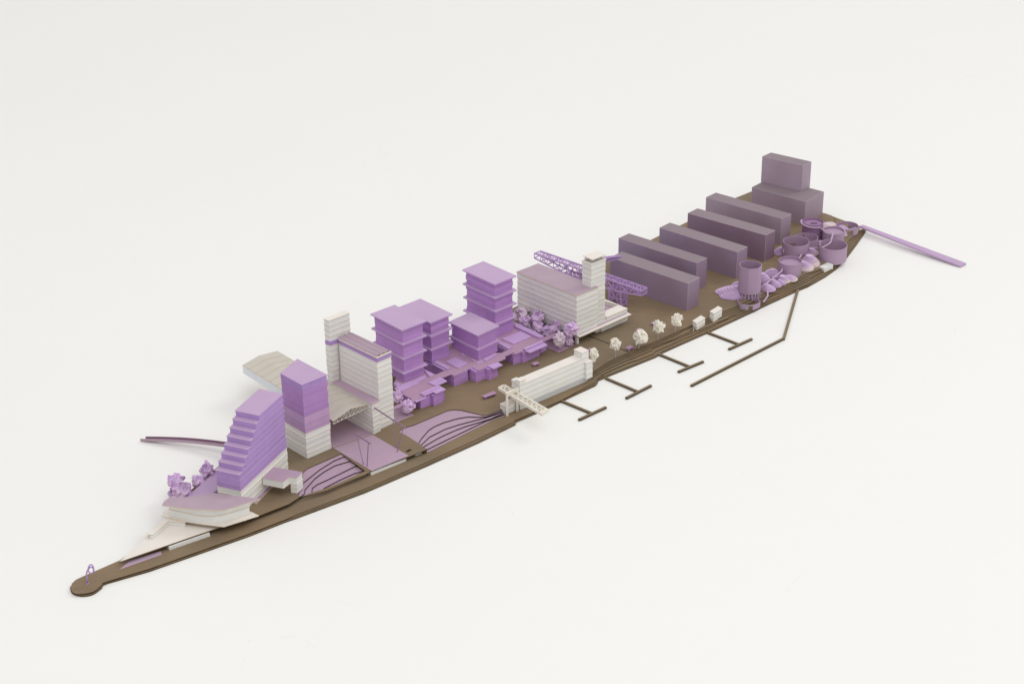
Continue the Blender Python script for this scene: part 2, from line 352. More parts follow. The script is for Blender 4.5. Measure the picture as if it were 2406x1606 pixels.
def joint(name, path, w, m, z=ZP, h=0.0015):
    mb = MB()
    mb.ribbon([Vector((*at2(p, z), z + 0.0004)) for p in path], w, h); return mb.build(name, m, base)
joint('board_joint', [(1380.9, 788.3), (1437.3, 809.3), (1435.1, 809.4), (1476.9, 826.5)], 0.010, GAP_SHADE)
joint('engraved_line', [(1660.0, 681.2), (1690.6, 667.8), (1720.2, 653.0)], 0.007, mat('pale_scratch', (0.27, 0.22, 0.16)))
arc = [(1935.3, 500.9), (1951.6, 505.5), (1959.8, 511.6), (1962.3, 516.7), (1961.8, 521.8)]
joint('engraved_arc', arc, 0.006, BURNT, h=0.0008)
# stencil letter: a black inlay painted as the shade inside the cut-out
fl = [(953.1, 1060.1), (960.7, 1054.9), (965.8, 1054.9), (967.5, 1056.5), (964.2, 1058.8), (962.7, 1057.2), (960.7, 1058.3), (963.3, 1060.7), (961.4, 1061.6), (958.8, 1059.5), (955.6, 1062.3)]
part('stencil_letter', [GAP_SHADE, GAP_SHADE], base, pts(fl), ZP - 0.004, ZP + 0.0012)

# pink terraces: each tread its own piece
def treads(lines, zs, label):
    for k in range(len(zs)):
        P = pts(lines[k], zs[k]) + pts(lines[k + 1], zs[k])[::-1]
        part('terrace_tread', [PINK, CHAR], base, P, 0.0405, zs[k])
        if k: MB().ribbon([Vector((*at2(q, zs[k - 1]), zs[k - 1] + 0.0003)) for q in lines[k]], 0.0065, 0.0012).build('burnt_rim', CHAR, base)
treads([[(698.0, 1160.3), (709.9, 1137.9), (710.8, 1109.0), (722.4, 1099.2), (802.0, 1064.3)],
        [(700.1, 1162.6), (712.0, 1134.3), (750.7, 1103.0), (785.0, 1081.6), (810.9, 1071.2)],
        [(705.1, 1166.8), (715.6, 1158.8), (716.5, 1149.8), (738.8, 1124.5), (760.3, 1108.1), (786.5, 1093.2), (824.3, 1081.9)],
        [(732.8, 1156.7), (733.4, 1146.3), (746.3, 1136.7), (768.6, 1126.9), (839.2, 1092.3)],
        [(760.6, 1147.7), (761.2, 1146.0), (798.4, 1126.9), (832.7, 1111.4), (857.1, 1105.1)],
        [(726.9, 1161.4), (774.6, 1145.4), (819.3, 1125.7), (858.9, 1106.6)]], [0.091, 0.083, 0.075, 0.067, 0.0588], '')
treads([[(979.3, 1038.3), (953.1, 1021.5), (938.6, 1015.5), (938.6, 1010.6), (947.4, 1003.9), (971.8, 997.3), (1050.5, 963.6), (1066.4, 960.8), (1084.2, 962.3), (1135.7, 974.3), (1146.0, 973.0), (1175.4, 962.1)],
        [(983.0, 1041.7), (989.6, 1030.5), (1007.4, 1009.9), (1020.5, 1001.4), (1042.0, 992.1), (1073.9, 982.7), (1099.2, 978.4), (1123.5, 979.3), (1142.2, 978.4), (1178.2, 964.9)],
        [(988.6, 1045.4), (1009.2, 1025.8), (1046.7, 1007.0), (1078.6, 996.7), (1140.4, 980.8), (1180.6, 967.7)],
        [(994.6, 1049.2), (1026.1, 1030.5), (1044.8, 1021.1), (1072.9, 1008.9), (1092.6, 1001.4), (1151.6, 983.6), (1183.1, 970.1)],
        [(1002.7, 1055.7), (1057.9, 1028.6), (1099.2, 1008.9), (1142.2, 988.1), (1185.3, 972.8)],
        [(1003.6, 1062.7), (1121.6, 1004.2), (1161.0, 985.1), (1187.2, 975.8)]], [0.091, 0.083, 0.075, 0.067, 0.0588], '')

# ---------------------------------------------------------------- layered building helper
def layers(root, P, z0, h, n, foam=FOAM, sheet=CARD, edge=EDGE, ins=0.0045, t=0.0048, first=True, jit=0.0025, foamname='foam_layer', sheetname='card_sheet', top=True):
    """n storeys of foam board, each covered by a thin card whose edge stands proud"""
    z = z0
    for i in range(n):
        d = (R_.uniform(-jit, jit), R_.uniform(-jit, jit))
        part(foamname, [foam, foam], root, shift(inset(P, ins + R_.uniform(0, 0.002)), d), z, z + h - t)
        if i < n - 1 or top:
            part(sheetname, [sheet, edge], root, shift(inset(P, R_.uniform(0, 0.0015)), d), z + h - t, z + h)
        z += h
    return z

# ---------------------------------------------------------------- nose: wire loop, triangle deck
lp = at((205.6, 1370.2), ZL)
wire = thing('wire_loop', 'small lilac wire curled into a loop standing on the round nose of the base', 'sculpture', lp)
def nose(px_, py_): # loop lies in a plane facing the front
    d = ray((px_, py_)); nrm = Vector((0.25, -1, 0)).normalized(); return CAM + d * ((lp - CAM).dot(nrm) / d.dot(nrm))
path = [nose(*(205.6, 1370.2)), nose(*(204.4, 1358.0)), nose(*(203.1, 1347.8)), nose(*(204.6, 1340.1)), nose(*(208.5, 1335.0))]
for k in range(0, 9):
    a = math.radians(150 - k * 45 * 0.94); path.append(nose(*zoomed(140.0, 1100.0, 3.9150, 289 + 25 * math.cos(a), 934 - 29 * math.sin(a))))
path2 = [nose(*(206.9, 1335.5)), nose(*(209.0, 1329.4)), nose(*(212.0, 1325.5)), nose(*(215.4, 1325.5)), nose(*(218.7, 1329.9)), nose(*(220.5, 1337.0)), nose(*(219.7, 1342.7))]
MB().tube(path, 0.0065, 8).build('coil', LATT, wire, True)
MB().tube(path2, 0.0065, 8).build('outer_hoop', LATT, wire, True)
part('foot', [LATT, LATT], wire, [(lp.x + 0.014 * math.cos(t * math.pi / 4), lp.y + 0.014 * math.sin(t * math.pi / 4)) for t in range(8)], ZL, ZL + 0.004)

tri = pts([(281.0, 1318.6), (520.1, 1235.6), (608.0, 1208.9), (567.9, 1203.2), (395.4, 1212.4)], ZP + .005)
tdeck = tag(part('triangle_deck', [CARD, EDGE], None, tri, ZP + 0.0006, ZP + 0.006), 'white triangular card deck tapering to a point at the nose of the model', 'deck')
zr = 0.150
ang = thing('angled_wall', 'long white angled wall with a bent card cap standing on the white triangular deck', 'wall', (*at2((369.9, 1243.0)), ZP + .006))
part('cap', [CARD, EDGE], ang, pts([(345.1, 1254.3), (358.4, 1256.3), (395.4, 1224.1), (435.0, 1227.7), (437.6, 1224.1), (461.8, 1222.6), (421.0, 1207.3), (391.6, 1212.4)], zr - .0065), zr - 0.0125, zr - 0.0065)
wl = pts([(351.0, 1255.0), (358.4, 1256.1), (395.4, 1224.1), (433.7, 1227.2), (436.3, 1222.6), (395.4, 1212.4)], zr)
part('wall', [FOAM, FOAM], ang, wl, ZP + 0.007, zr - 0.013)
a0, a1 = at2((398.5, 1292.1), ZL), at2((494.3, 1258.9), ZL)
pav = thing('low_pavilion', 'low white pavilion tucked under the edge of the white triangular deck', 'pavilion', (*a0, ZL))
dvec = Vector((a1[0] - a0[0], a1[1] - a0[1])).normalized(); nvec = (-dvec.y, dvec.x)
Pp = rect(a0, tuple(dvec), nvec, math.dist(a0, a1), 0.09)
part('foam_layer', [FOAM, FOAM], pav, Pp, ZL, ZL + 0.0165); part('foam_layer', [FOAM, FOAM], pav, inset(Pp, 0.002), ZL + 0.0165, ZL + 0.033)
pk = pts([(281.3, 1337.0), (306.0, 1315.1), (377.5, 1294.1), (380.1, 1301.8)], ZL + .003)
tag(part('pink_strip', [PINK, PINK], None, pk, ZL + 0.0005, ZL + 0.004), 'narrow pink paper strip on the brown board under the tip of the triangular deck', 'paper strip')

# ---------------------------------------------------------------- low curved building near the nose
z0 = 0.150; z1 = 0.322
F = thing('curved_building', 'low white building with a mauve boat-shaped roof and rounded front near the nose', 'building', (*at2((496.4, 1212.1), z0), ZP))
sh = pts([(379.1, 1211.6), (383.9, 1200.5), (397.3, 1192.1), (425.0, 1198.8), (514.3, 1196.1), (591.1, 1201.4), (608.6, 1210.7), (525.9, 1236.6), (478.6, 1231.4), (434.8, 1224.6)], z0)
part('base_sheet', [CARD, EDGE], F, sh, z0 - 0.006, z0)
part('plinth', [FOAM, FOAM], F, inset(sh, 0.10), ZP + 0.007, z0 - 0.0065)
wallp = pts([(397.9, 1212.1), (434.8, 1221.1), (460.7, 1226.4), (483.9, 1228.9), (505.4, 1229.1), (525.0, 1226.4), (544.6, 1221.1), (567.9, 1213.6), (589.6, 1206.4), (578.6, 1201.4), (510.7, 1198.8), (414.3, 1208.9), (399.3, 1210.4)], z0)
hh = (z1 - 0.008 - z0) / 2
layers(F, wallp, z0 + 0.0005, hh, 2, ins=0.004, t=0.005, top=False)
roof = pts([(380.4, 1186.2), (385.7, 1176.4), (397.3, 1168.4), (442.9, 1166.8), (501.8, 1156.8), (508.9, 1157.7), (611.6, 1171.1), (525.0, 1198.0), (478.6, 1196.4), (432.1, 1192.9)], z1)
part('roof', [DUSK, EDGE], F, roof, z1 - 0.008, z1)

zd = 0.20
deckP = pts([(437.5, 1167.5), (487.5, 1122.9), (507.1, 1108.2), (519.6, 1122.9), (519.6, 1146.1), (498.2, 1157.1), (490.2, 1166.6)], zd)
ld = thing('side_deck', 'raised violet deck between the crumpled trees and the stepped purple tower', 'deck', (*cent(deckP), ZP))
part('deck_plate', [LILAC, LILAC], ld, deckP, zd - 0.012, zd)
part('deck_wall', [PURPLE, PURPLE], ld, inset(deckP, 0.012), ZP + 0.0006, zd - 0.0125)
ps = pts([(567.9, 1167.5), (592.5, 1179.1), (601.8, 1182.3), (640.2, 1141.6), (630.4, 1131.8), (567.9, 1140.7)], ZP + 0.012)
tag(part('pink_ledge', [PINK, EDGE], None, ps, ZP + 0.0006, ZP + 0.012), 'pink sheet laid along the foot of the stepped purple tower', 'paper sheet')

# ---------------------------------------------------------------- stepped purple tower
ST = 0.0575; ZT = 0.927
sr = Vector(at2((665.6, 924.7), ZT)); sc = Vector(at2((608.6, 975.8), ZT)); sl = Vector(at2((551.2, 964.3), ZT)); sb = Vector(at2((608.6, 913.2), ZT))
dr = (sc - sr).normalized()
lw = (sl - sc); bw = (sb - sr)
S = thing('stepped_tower', 'purple tower with a stepped terraced front on a white base near the nose', 'building', (sr.x, sr.y, ZP))
k = 0; z = ZP + 0.0006
ntot = 14; hS = (ZT - z) / ntot
for i in range(ntot):
    top_i = i + 1
    steps = max(0, min(7, ntot - top_i))            # how many steps below the roof this storey lies
    ext = 0.466 + 0.0605 * steps
    c_ = sr + dr * ext
    P = [tuple(sr), tuple(c_), tuple(c_ + lw), tuple(sb)]
    white = i < 4
    d = (R_.uniform(-.002, .002), R_.uniform(-.002, .002))
    fm = FOAM if white else VIOLET
    part('foam_layer' if white else 'purple_storey', [CARD if white else ORCHID, fm], S, shift(inset(P, 0.004 + R_.uniform(0, .002)), d), z, z + hS - 0.005)
    part('card_sheet', [LILAC if not white else CARD, EDGE if white else LILAC], S, shift(P, d), z + hS - 0.005, z + hS)
    z += hS

# ---------------------------------------------------------------- small L-shaped block beside it
ze = 0.277
e_roof = [at2(q, ze) for q in ((615.0, 1121.4), (665.3, 1131.1), (679.6, 1120.1), (697.0, 1122.1), (711.1, 1108.1), (638.5, 1095.3))]
Eb = thing('cantilever_block', 'small white L-shaped block with a pink roof jutting out from the stepped tower', 'building', (*e_roof[3], ZP))
colP = [at2(q, ze) for q in ((679.6, 1120.1), (697.0, 1122.1), (711.1, 1108.1), (695.5, 1105.3))]
h3 = (ze - 0.005 - 0.068 - ZP) / 2
layers(Eb, colP, ZP + 0.0006, h3, 2, ins=0.004, t=0.004, jit=0.002)
part('foam_layer', [FOAM, FOAM], Eb, inset(e_roof, 0.005), ze - 0.072, ze - 0.0055)
part('card_sheet', [CARD, EDGE], Eb, e_roof, ze - 0.076, ze - 0.072)
part('roof', [PINK, EDGE], Eb, e_roof, ze - 0.005, ze)

# ---------------------------------------------------------------- purple and white square tower
zt = 0.929
TP = [at2(q, zt) for q in ((657.7, 876.0), (709.2, 904.1), (769.2, 879.8), (698.5, 842.3))]
T = thing('square_tower', 'square tower with purple upper storeys over a white base beside the vaulted canopy', 'building', (*TP[1], ZP))
z = layers(T, TP, ZP + 0.0006, 0.0576, 5, ins=0.004, t=0.0048, jit=0.004)
hT = (zt - 0.004 - z) / 9
for i in range(9):
    d = (R_.uniform(-.003, .003), R_.uniform(-.003, .003)); low = i < 3
    part('purple_storey', [ORCHID, ORCHID if low else (VIOLET if i > 7 else MAGENTA)], T, shift(inset(TP, 0.004 + R_.uniform(-.001, .003)), d), z, z + hT - 0.004)
    part('card_sheet', [LILAC, EDGE if low else PURPLE], T, shift(inset(TP, 0.003), d), z + hT - 0.004, z + hT)
    z += hT
part('roof', [LILAC, PURPLE], T, TP, zt - 0.004, zt)

# ---------------------------------------------------------------- vaulted canopy
zc = 0.40
cL0, cL1 = Vector(at((569.7, 858.2), zc)), Vector(at((782.6, 990.1), zc))
cR0, cR1 = Vector(at((651.8, 825.0), zc)), Vector(at((866.9, 950.5), zc))
def on_up(p, a, b):      # point of the upright plane through a and b seen along p
    d = ray(p); u = (b - a); nn = Vector((-u.y, u.x, 0)); return CAM + d * ((a - CAM).dot(nn) / d.dot(nn))
ap0 = on_up((609.7, 835.2), cL0, cR0); ap1 = on_up((824.1, 960.4), cL1, cR1)
can = thing('vaulted_canopy', 'long pale card roof with a shallow folded vault reaching back off the base', 'canopy roof', (cL1.x, cL1.y, ZP))
NPN = 13
for i in range(NPN):
    t0, t1 = i / NPN, (i + 1) / NPN + 0.004
    a = [cL0.lerp(cL1, t0), ap0.lerp(ap1, t0), cR0.lerp(cR1, t0)]; b = [cL0.lerp(cL1, t1), ap0.lerp(ap1, t1), cR0.lerp(cR1, t1)]
    up_ = Vector((0, 0, 0.005)); lift = Vector((0, 0, 0.0035))
    mb = MB()
    P = a + [v + lift for v in b]
    mb.v = [tuple(v) for v in P] + [tuple(v + up_) for v in P]
    mb.f = [(6, 7, 10, 9), (7, 8, 11, 10), (0, 3, 4, 1), (1, 4, 5, 2), (0, 1, 7, 6), (1, 2, 8, 7), (3, 9, 10, 4), (4, 10, 11, 5), (0, 6, 9, 3), (2, 5, 11, 8)]
    mb.m = [0, 0] + [1] * 8
    mb.build('roof_panel', [CANOPY, EDGE], can)
# long side skirts
def skirt(a0, a1, dp0, dp1):
    mb = MB(); off = Vector((0.002, 0.002, 0))
    n_ = (a1 - a0).normalized(); sd = Vector((-n_.y, n_.x, 0)) * 0.006
    mb.v = [tuple(v) for v in (a0, a1, a1 - Vector((0, 0, dp1)), a0 - Vector((0, 0, dp0)))]
    mb.v += [tuple(Vector(v) + sd) for v in mb.v[:4]]
    mb.f = [(0, 1, 2, 3), (7, 6, 5, 4), (0, 4, 5, 1), (1, 5, 6, 2), (2, 6, 7, 3), (3, 7, 4, 0)]; mb.m = [0] * 6
    return mb
skirt(cL0.lerp(cL1, 0.0), cL0.lerp(cL1, 0.62), 0.092, 0.098).build('side_wall', SILVER, can)
skirt(cR0, cR0.lerp(cR1, 0.55), 0.08, 0.08).build('side_wall', SILVER, can)
# front truss
tr = MB(); dep = Vector((0, 0, -0.026)); TN = 9
bot = [cL1.lerp(cR1, i / TN) + dep for i in range(TN + 1)]
def top_at(t):
    tm = (ap1 - cL1).dot((cR1 - cL1)) / (cR1 - cL1).length_squared
    return cL1.lerp(ap1, t / tm) if t < tm else ap1.lerp(cR1, (t - tm) / (1 - tm))
w = 0.005
bot = [b + Vector((0, 0, 0.002 * math.sin(math.pi * i / TN))) for i, b in enumerate(bot)]
for i in range(TN):
    tr.bar(bot[i], bot[i + 1], w)
tr.build('lower_chord', CRANEW, can)
for i in range(TN + 1):
    mb = MB().bar(bot[i], top_at(i / TN), w * 0.7)
    if i < TN: mb.bar(bot[i], top_at((i + 1) / TN), w * 0.6)
    mb.build('truss_web', CRANEW, can)

# ---------------------------------------------------------------- tall white building with corrugated roof
zw = 0.915
wf, wr, wl_ = at2((885.8, 840.8), zw), at2((920.5, 825.5), zw), at2((794.2, 796.4), zw)
WP = para(wl_, wf, wr)
W = thing('white_slab_block', 'tall white slab building with a violet band and corrugated mauve roof', 'building', (*wf, ZP))
hW = (0.862 - ZP) / 13
layers(W, WP, ZP + 0.0006, hW, 13, ins=0.0045, t=0.0048)
zb = ZP + 0.0006 + 13 * hW
part('violet_band', [VIOLET, VIOLET], W, inset(WP, 0.004), zb, zw - 0.008)
part('roof_sheet', [CARD, EDGE], W, WP, zw - 0.008, zw)
# corrugated sheet: ridges run along the slab
u = Vector((wl_[0] - wf[0], wl_[1] - wf[1])); v = Vector((wr[0] - wf[0], wr[1] - wf[1]))
NR = 3; prof = []
for i in range(NR * 8 + 1):
    prof.append((0.05 + 0.92 * i / (NR * 8), 0.010 - 0.0075 * math.cos(2 * math.pi * i / 8)))
mb = MB()
for s_, uu in ((0, 0.03), (1, 1.0)):
    for (t, hz) in prof:
        p = Vector(wf) + v * t + u * uu; mb.v.append((p.x, p.y, zw + hz * (1.0 if t < .9 else 1)))
n_ = len(prof)
mb.v += [(x, y, z_ + 0.004) for x, y, z_ in mb.v]
for i in range(n_ - 1):
    mb.f.append((2 * n_ + i, 2 * n_ + i + 1, 3 * n_ + i + 1, 3 * n_ + i)); mb.f.append((i, n_ + i, n_ + i + 1, i + 1))
    mb.f.append((i, i + 1, 2 * n_ + i + 1, 2 * n_ + i)); mb.f.append((n_ + i, 3 * n_ + i, 3 * n_ + i + 1, n_ + i + 1))
mb.f.append((0, 2 * n_, 3 * n_, n_)); mb.f.append((n_ - 1, 2 * n_ - 1, 4 * n_ - 1, 3 * n_ - 1)); mb.m = [0] * len(mb.f)
mb.build('corrugated_roof', DUSK, W)
# narrow service tower joined to its end
ztw = zat(Vector(at2((794.2, 796.4), zw)), 0)  # placeholder, set below
base_l = at2((772.5, 803.3), zw - 0.008)            # front corner of the tower at band height
ztw = zat(base_l, (773.0, 753.6)[1])
tw = [at2(q, ztw) for q in ((759.0, 748.5), (773.0, 753.6), (822.8, 734.9), (811.8, 727.3))]
layers(W, tw, ZP + 0.0006, hW, 13, ins=0.0045, t=0.0048)
part('violet_band', [VIOLET, VIOLET], W, inset(tw, 0.004), zb, zw - 0.008)
layers(W, tw, zw - 0.008, (ztw - zw + 0.008) / 4, 4, ins=0.0045, t=0.0048)
# low block in front of it
zlw = 0.450
lf, lr, llb = at2((874.3, 949.7), zlw), at2((892.9, 940.1), zlw), at2((779.9, 899.0), zlw)
LP = para(llb, lf, lr)
LW = thing('low_white_block', 'low white block with a pink roof along the foot of the corrugated building', 'building', (*lf, ZP))
layers(LW, LP, ZP + 0.0006, (zlw - 0.005 - ZP) / 7, 7, ins=0.0045, t=0.0048)
part('roof', [PINK, EDGE], LW, LP, zlw - 0.005, zlw)
# pink court under the canopy and pink deck in front
court = pts([(782.6, 1050.9), (874.8, 1018.9), (809.4, 978.3), (804.9, 978.1), (738.6, 980.6), (759.0, 1031.6)], ZP + .004)
tag(part('pink_court', [PINK, EDGE], None, court, ZP + 0.0005, ZP + 0.004), 'pink paper floor in the shade under the vaulted canopy', 'floor sheet')
dk = pts([(783.5, 1052.1), (875.0, 1020.2), (960.7, 1070.0), (873.9, 1105.8)], ZP + .003)
tag(part('pink_deck', [PINK, BURNT], None, dk, ZP + 0.0005, ZP + 0.003), 'square pink paper deck with thin V-shaped masts between the two striped terraces', 'deck')
b0, b1 = at2((872.6, 1116.5), ZL), at2((954.4, 1082.5), ZL)
dv = Vector((b1[0] - b0[0], b1[1] - b0[1])).normalized(); nv = (-dv.y, dv.x)
tag(part('white_strut', [FOAM, FOAM], None, rect(b0, tuple(dv), nv, math.dist(b0, b1), 0.11), ZL + .0006, 0.0892), 'flat white foam block supporting the pink deck edge', 'foam block')
b0, b1 = at2((976.7, 1070.5), ZL), at2((994.6, 1063.6), ZL)
tag(part('white_strut', [FOAM, FOAM], None, rect(b0, tuple(dv), nv, math.dist(b0, b1), 0.12), ZL + .0006, 0.0892), 'short white foam block under the board beside the letter F cut-out', 'foam block')

# V-masts carrying a boom
def gantry(label, zB, beam, tops, feet):
    fz = ZP + 0.0034
    f3 = [at(p, fz) for p in feet]; o = thing('mast_frame', label, 'mast', (f3[0].x, f3[0].y, fz), 'thin mauve V-shaped mast frames on the pink deck')
    MB().bar(at(beam[0], zB), at(beam[1], zB), 0.009, 0.012).build('boom', MAST, o)
    for p, q in zip(tops, f3):
        MB().bar(at(p, zB) - Vector((0, 0, 0.008)), q + Vector((0, 0, 0.001)), 0.0075).build('strut', MAST, o)
    return o
gantry('thin mauve V-shaped mast with a short boom at the front of the pink deck', 0.362, ((833.0, 1017.3), (871.3, 1042.2)), ((838.8, 1022.4), (865.3, 1039.6)), ((854.1, 1090.1), (862.4, 1095.6)))
gantry('thin mauve V-shaped mast with a long boom running back to the low white block', 0.395, ((866.2, 948.7), (954.7, 1006.2)), ((923.3, 984.7), (947.1, 1003.9)), ((931.0, 1052.9), (933.3, 1060.3)))

# ---------------------------------------------------------------- purple podium and its three towers
zpod = 0.236; tp = 0.012
plate = pts([(898.3, 971.4), (925.1, 959.2), (974.8, 942.1), (995.4, 928.8), (987.4, 924.5), (1032.2, 906.2), (1007.5, 898.1), (1034.5, 885.2), (1039.1, 886.3), (1059.1, 878.0), (1066.6, 882.1),
             (1110.0, 861.7), (1124.0, 869.4), (1147.8, 858.9), (1188.6, 840.3), (1185.5, 837.2), (1185.7, 836.1), (1204.8, 827.5), (1211.0, 830.8), (1230.1, 822.6), (1233.2, 817.4), (1276.1, 800.8),
             (1320.5, 782.9), (1311.3, 780.6), (1279.2, 791.3), (1208.7, 759.1), (1210.8, 753.1), (1140.6, 763.3), (1140.6, 778.6), (1153.4, 783.7), (1170.2, 810.7), (1191.6, 822.4), (1177.6, 828.6), (1127.9, 827.0),
             (1115.1, 804.1), (1064.1, 816.8), (1023.3, 844.9), (1014.4, 853.9), (1045.4, 870.2), (1023.6, 879.4), (996.6, 866.3), (992.0, 859.7), (931.2, 884.9), (924.3, 903.3), (944.4, 919.4), (949.0, 926.8), (967.9, 936.6), (956.4, 941.4), (926.0, 953.8), (895.7, 969.4)], zpod)
POD = thing('podium_deck', 'long mauve deck with jogged edges and lilac pads linking the purple towers', 'podium', (*at2((1064.1, 880.6)), ZP))
part('deck_plate', [MAUVE, LEDGE], POD, plate, zpod - tp, zpod)
# walls under the deck: (left, front, right base corners), depth backwards
zt_ = zpod - tp - 0.0005
def pod_block(l, f, r, deep=None, step=False):
    l, f, r = at2(l), at2(f), at2(r)
    P = para(l, f, r)
    if deep:
        ex = Vector((-(r[1] - f[1]), r[0] - f[0])).normalized() * deep
        if ex.y < 0: ex = -ex
        P = [(f[0] + ex.x, f[1] + ex.y), f, r, (r[0] + ex.x, r[1] + ex.y)]
    hm = (zt_ - ZP) * 0.45
    part('foam_block', [PURPLE, PURPLE], POD, P, ZP + 0.0006, ZP + hm)
    part('foam_block', [PURPLE, PURPLE], POD, inset(P, 0.004), ZP + hm, zt_)
pod_block((966.7, 948.1), (988.6, 960.5), (1012.7, 950.9), 0.42)
pod_block((1011.5, 949.8), (1019.5, 954.4), (1041.9, 944.0), 0.32)
pod_block((1026.4, 941.2), (1037.3, 941.8), (1045.3, 938.1), 0.3)
pod_block((1058.6, 903.9), (1066.9, 908.2), (1100.5, 894.1), 0.5)
pod_block((1105.2, 892.5), (1118.2, 898.6), (1141.2, 889.4), 0.36)
pod_block((1140.5, 890.2), (1149.2, 893.2), (1170.3, 883.3), 0.28)
pod_block((1185.7, 849.5), (1206.4, 856.9), (1224.8, 850.3), 0.36)
pod_block((1222.5, 850.3), (1228.6, 852.6), (1268.1, 835.0), 0.42)
pod_block((1265.4, 832.7), (1269.2, 830.4), (1284.1, 822.0), 0.36)
# side walls facing the two slots
def slot_wall(p, q, m=PURPLE):
    a, b = at2(p, zpod), at2(q, zpod)
    d = Vector((b[0] - a[0], b[1] - a[1])); n__ = Vector((-d.y, d.x)).normalized() * 0.02
    if n__.y < 0: n__ = -n__
    part('slot_wall', [m, m], POD, [a, b, (b[0] + n__.x, b[1] + n__.y), (a[0] + n__.x, a[1] + n__.y)], ZP + 0.0006, zt_)
slot_wall((1014.9, 854.9), (1045.0, 869.6)); slot_wall((1170.2, 812.2), (1189.1, 821.4)); slot_wall((950.7, 927.4), (966.7, 935.4))
# lilac pads, kerbs and overhanging canopies on the deck
def pad(lst, z0_, z1_, nm='pad', m=LEDGE):
    part(nm, [m, m], POD, pts(lst, z1_), z0_ + 0.0006, z1_)
pad([(1047.1, 848.8), (1070.0, 838.5), (1099.9, 852.2), (1076.7, 863.7)], zpod, zpod + 0.010)
pad([(1178.8, 795.1), (1224.0, 777.2), (1249.3, 789.5), (1206.4, 807.4)], zpod, zpod + 0.010)
pad([(1019.0, 849.9), (1027.0, 845.7), (1058.3, 862.6), (1051.1, 866.3)], zpod, zpod + 0.022, 'parapet')
pad([(1014.4, 853.9), (1020.7, 851.1), (1050.5, 867.7), (1044.8, 870.2)], zpod, zpod + 0.006, 'ledge')
pad([(996.6, 868.9), (997.7, 867.1), (1021.8, 879.4), (1009.2, 883.8)], zpod, zpod + 0.012)
pad([(926.0, 911.9), (940.9, 919.0), (964.7, 908.8), (963.0, 907.7), (985.7, 898.9), (981.9, 896.6), (1002.3, 885.7), (995.4, 882.1), (942.6, 903.3)], zpod, zpod + 0.006, 'pad')
pad([(924.3, 898.7), (933.5, 895.8), (942.6, 901.0), (933.5, 906.7)], zpod, zpod + 0.014)
pad([(1006.3, 898.1), (1033.9, 884.9), (1050.5, 894.1), (1028.7, 903.9), (1022.4, 905.0)], zpod, zpod + 0.012, 'canopy')
pad([(1025.3, 899.6), (1039.1, 893.0), (1042.5, 891.6), (1028.1, 898.1)], zpod + 0.012, zpod + 0.016, 'ledge')
pad([(987.4, 922.8), (1024.1, 906.2), (1033.3, 905.6), (1047.7, 913.9), (1024.1, 924.0), (1017.8, 919.9), (996.6, 928.8)], zpod, zpod + 0.010, 'canopy')
pad([(987.6, 922.6), (1029.9, 904.4), (1033.9, 907.3), (991.4, 925.3)], zpod + 0.010, zpod + 0.020, 'parapet')
pad([(975.4, 941.4), (1000.0, 930.8), (1001.8, 932.6), (977.6, 943.5)], zpod - 0.010, zpod + 0.002, 'ledge')
pad([(1145.5, 858.4), (1169.6, 850.3), (1181.1, 856.4), (1158.9, 865.6)], zpod - 0.011, zpod + 0.004, 'canopy')
pad([(1230.9, 822.7), (1276.1, 803.6), (1286.8, 809.7), (1245.4, 828.1)], zpod - 0.012, zpod - 0.001, 'canopy')
pad([(1230.9, 817.0), (1275.3, 798.5), (1276.1, 802.0), (1233.2, 820.7)], zpod, zpod + 0.018, 'parapet')
pad([(1209.4, 758.4), (1213.3, 757.3), (1277.6, 788.5), (1266.9, 792.1), (1209.4, 766.0)], zpod, zpod + 0.026, 'parapet')
pad([(1170.3, 805.1), (1174.2, 801.3), (1204.1, 814.3), (1194.1, 818.9)], zpod, zpod + 0.016, 'parapet')
pad([(1135.1, 843.4), (1161.1, 830.4), (1170.3, 831.1), (1141.2, 846.8)], zpod, zpod + 0.014, 'parapet')
pad([(1116.7, 851.1), (1135.1, 845.7), (1139.7, 847.2), (1122.8, 853.8)], zpod, zpod + 0.005, 'ledge')
pad([(1106.0, 842.6), (1110.6, 841.9), (1118.2, 845.2), (1112.9, 847.2)], zpod, zpod + 0.012)
pad([(1081.5, 830.4), (1087.6, 829.6), (1094.0, 833.9), (1089.1, 835.7)], zpod, zpod + 0.012)

def ptower(name, label, P, z_top, breaks, ov, blocks=3, low=None, base=None):
    """floors of stacked purple foam under thin overhanging sheets; breaks = sheet levels from the roof down to the base"""
    t_ = thing('purple_tower', label, 'building', (*P[0], zpod + 0.0006), 'purple towers on the mauve deck')
    inner = inset(P, ov); th = 0.015
    if base: t_.location.z = base
    for i in range(len(breaks) - 1):
        zt__, zb_ = breaks[i], breaks[i + 1]
        if low and i == len(breaks) - 2: P = low; inner = inset(P, ov)
        part('roof' if i == 0 else 'floor_sheet', [LILAC, LEDGE], t_, shift(P, (R_.uniform(-.003, .003), R_.uniform(-.003, .003))), zt__ - th, zt__)
        hb = (zt__ - th - zb_) / blocks
        for j in range(blocks):
            part('foam_block', [PURPLE, PURPLE], t_, inset(inner, R_.uniform(-0.004, 0.004)), zb_ + j * hb, zb_ + (j + 1) * hb - 0.0012)
    return t_
zp1 = 0.866
P1 = [at2(q, zp1) for q in ((870.2, 736.5), (944.2, 775.3), (1001.6, 753.1))]
P1 = para(*P1); f1 = P1[1]
ptower('', 'front left purple tower, with the highest roof, behind the corrugated white building', P1, zp1, [zp1] + [zat(f1, zoomed(860.0, 600.0, 3.9200, 330, y)[1]) for y in (820, 955, 1088)] + [zpod + 0.001], 0.032)
zp4 = 0.737
P4 = [at2(q, zp4) for q in ((1011.0, 758.2), (1063.3, 737.0), (987.6, 701.3))]
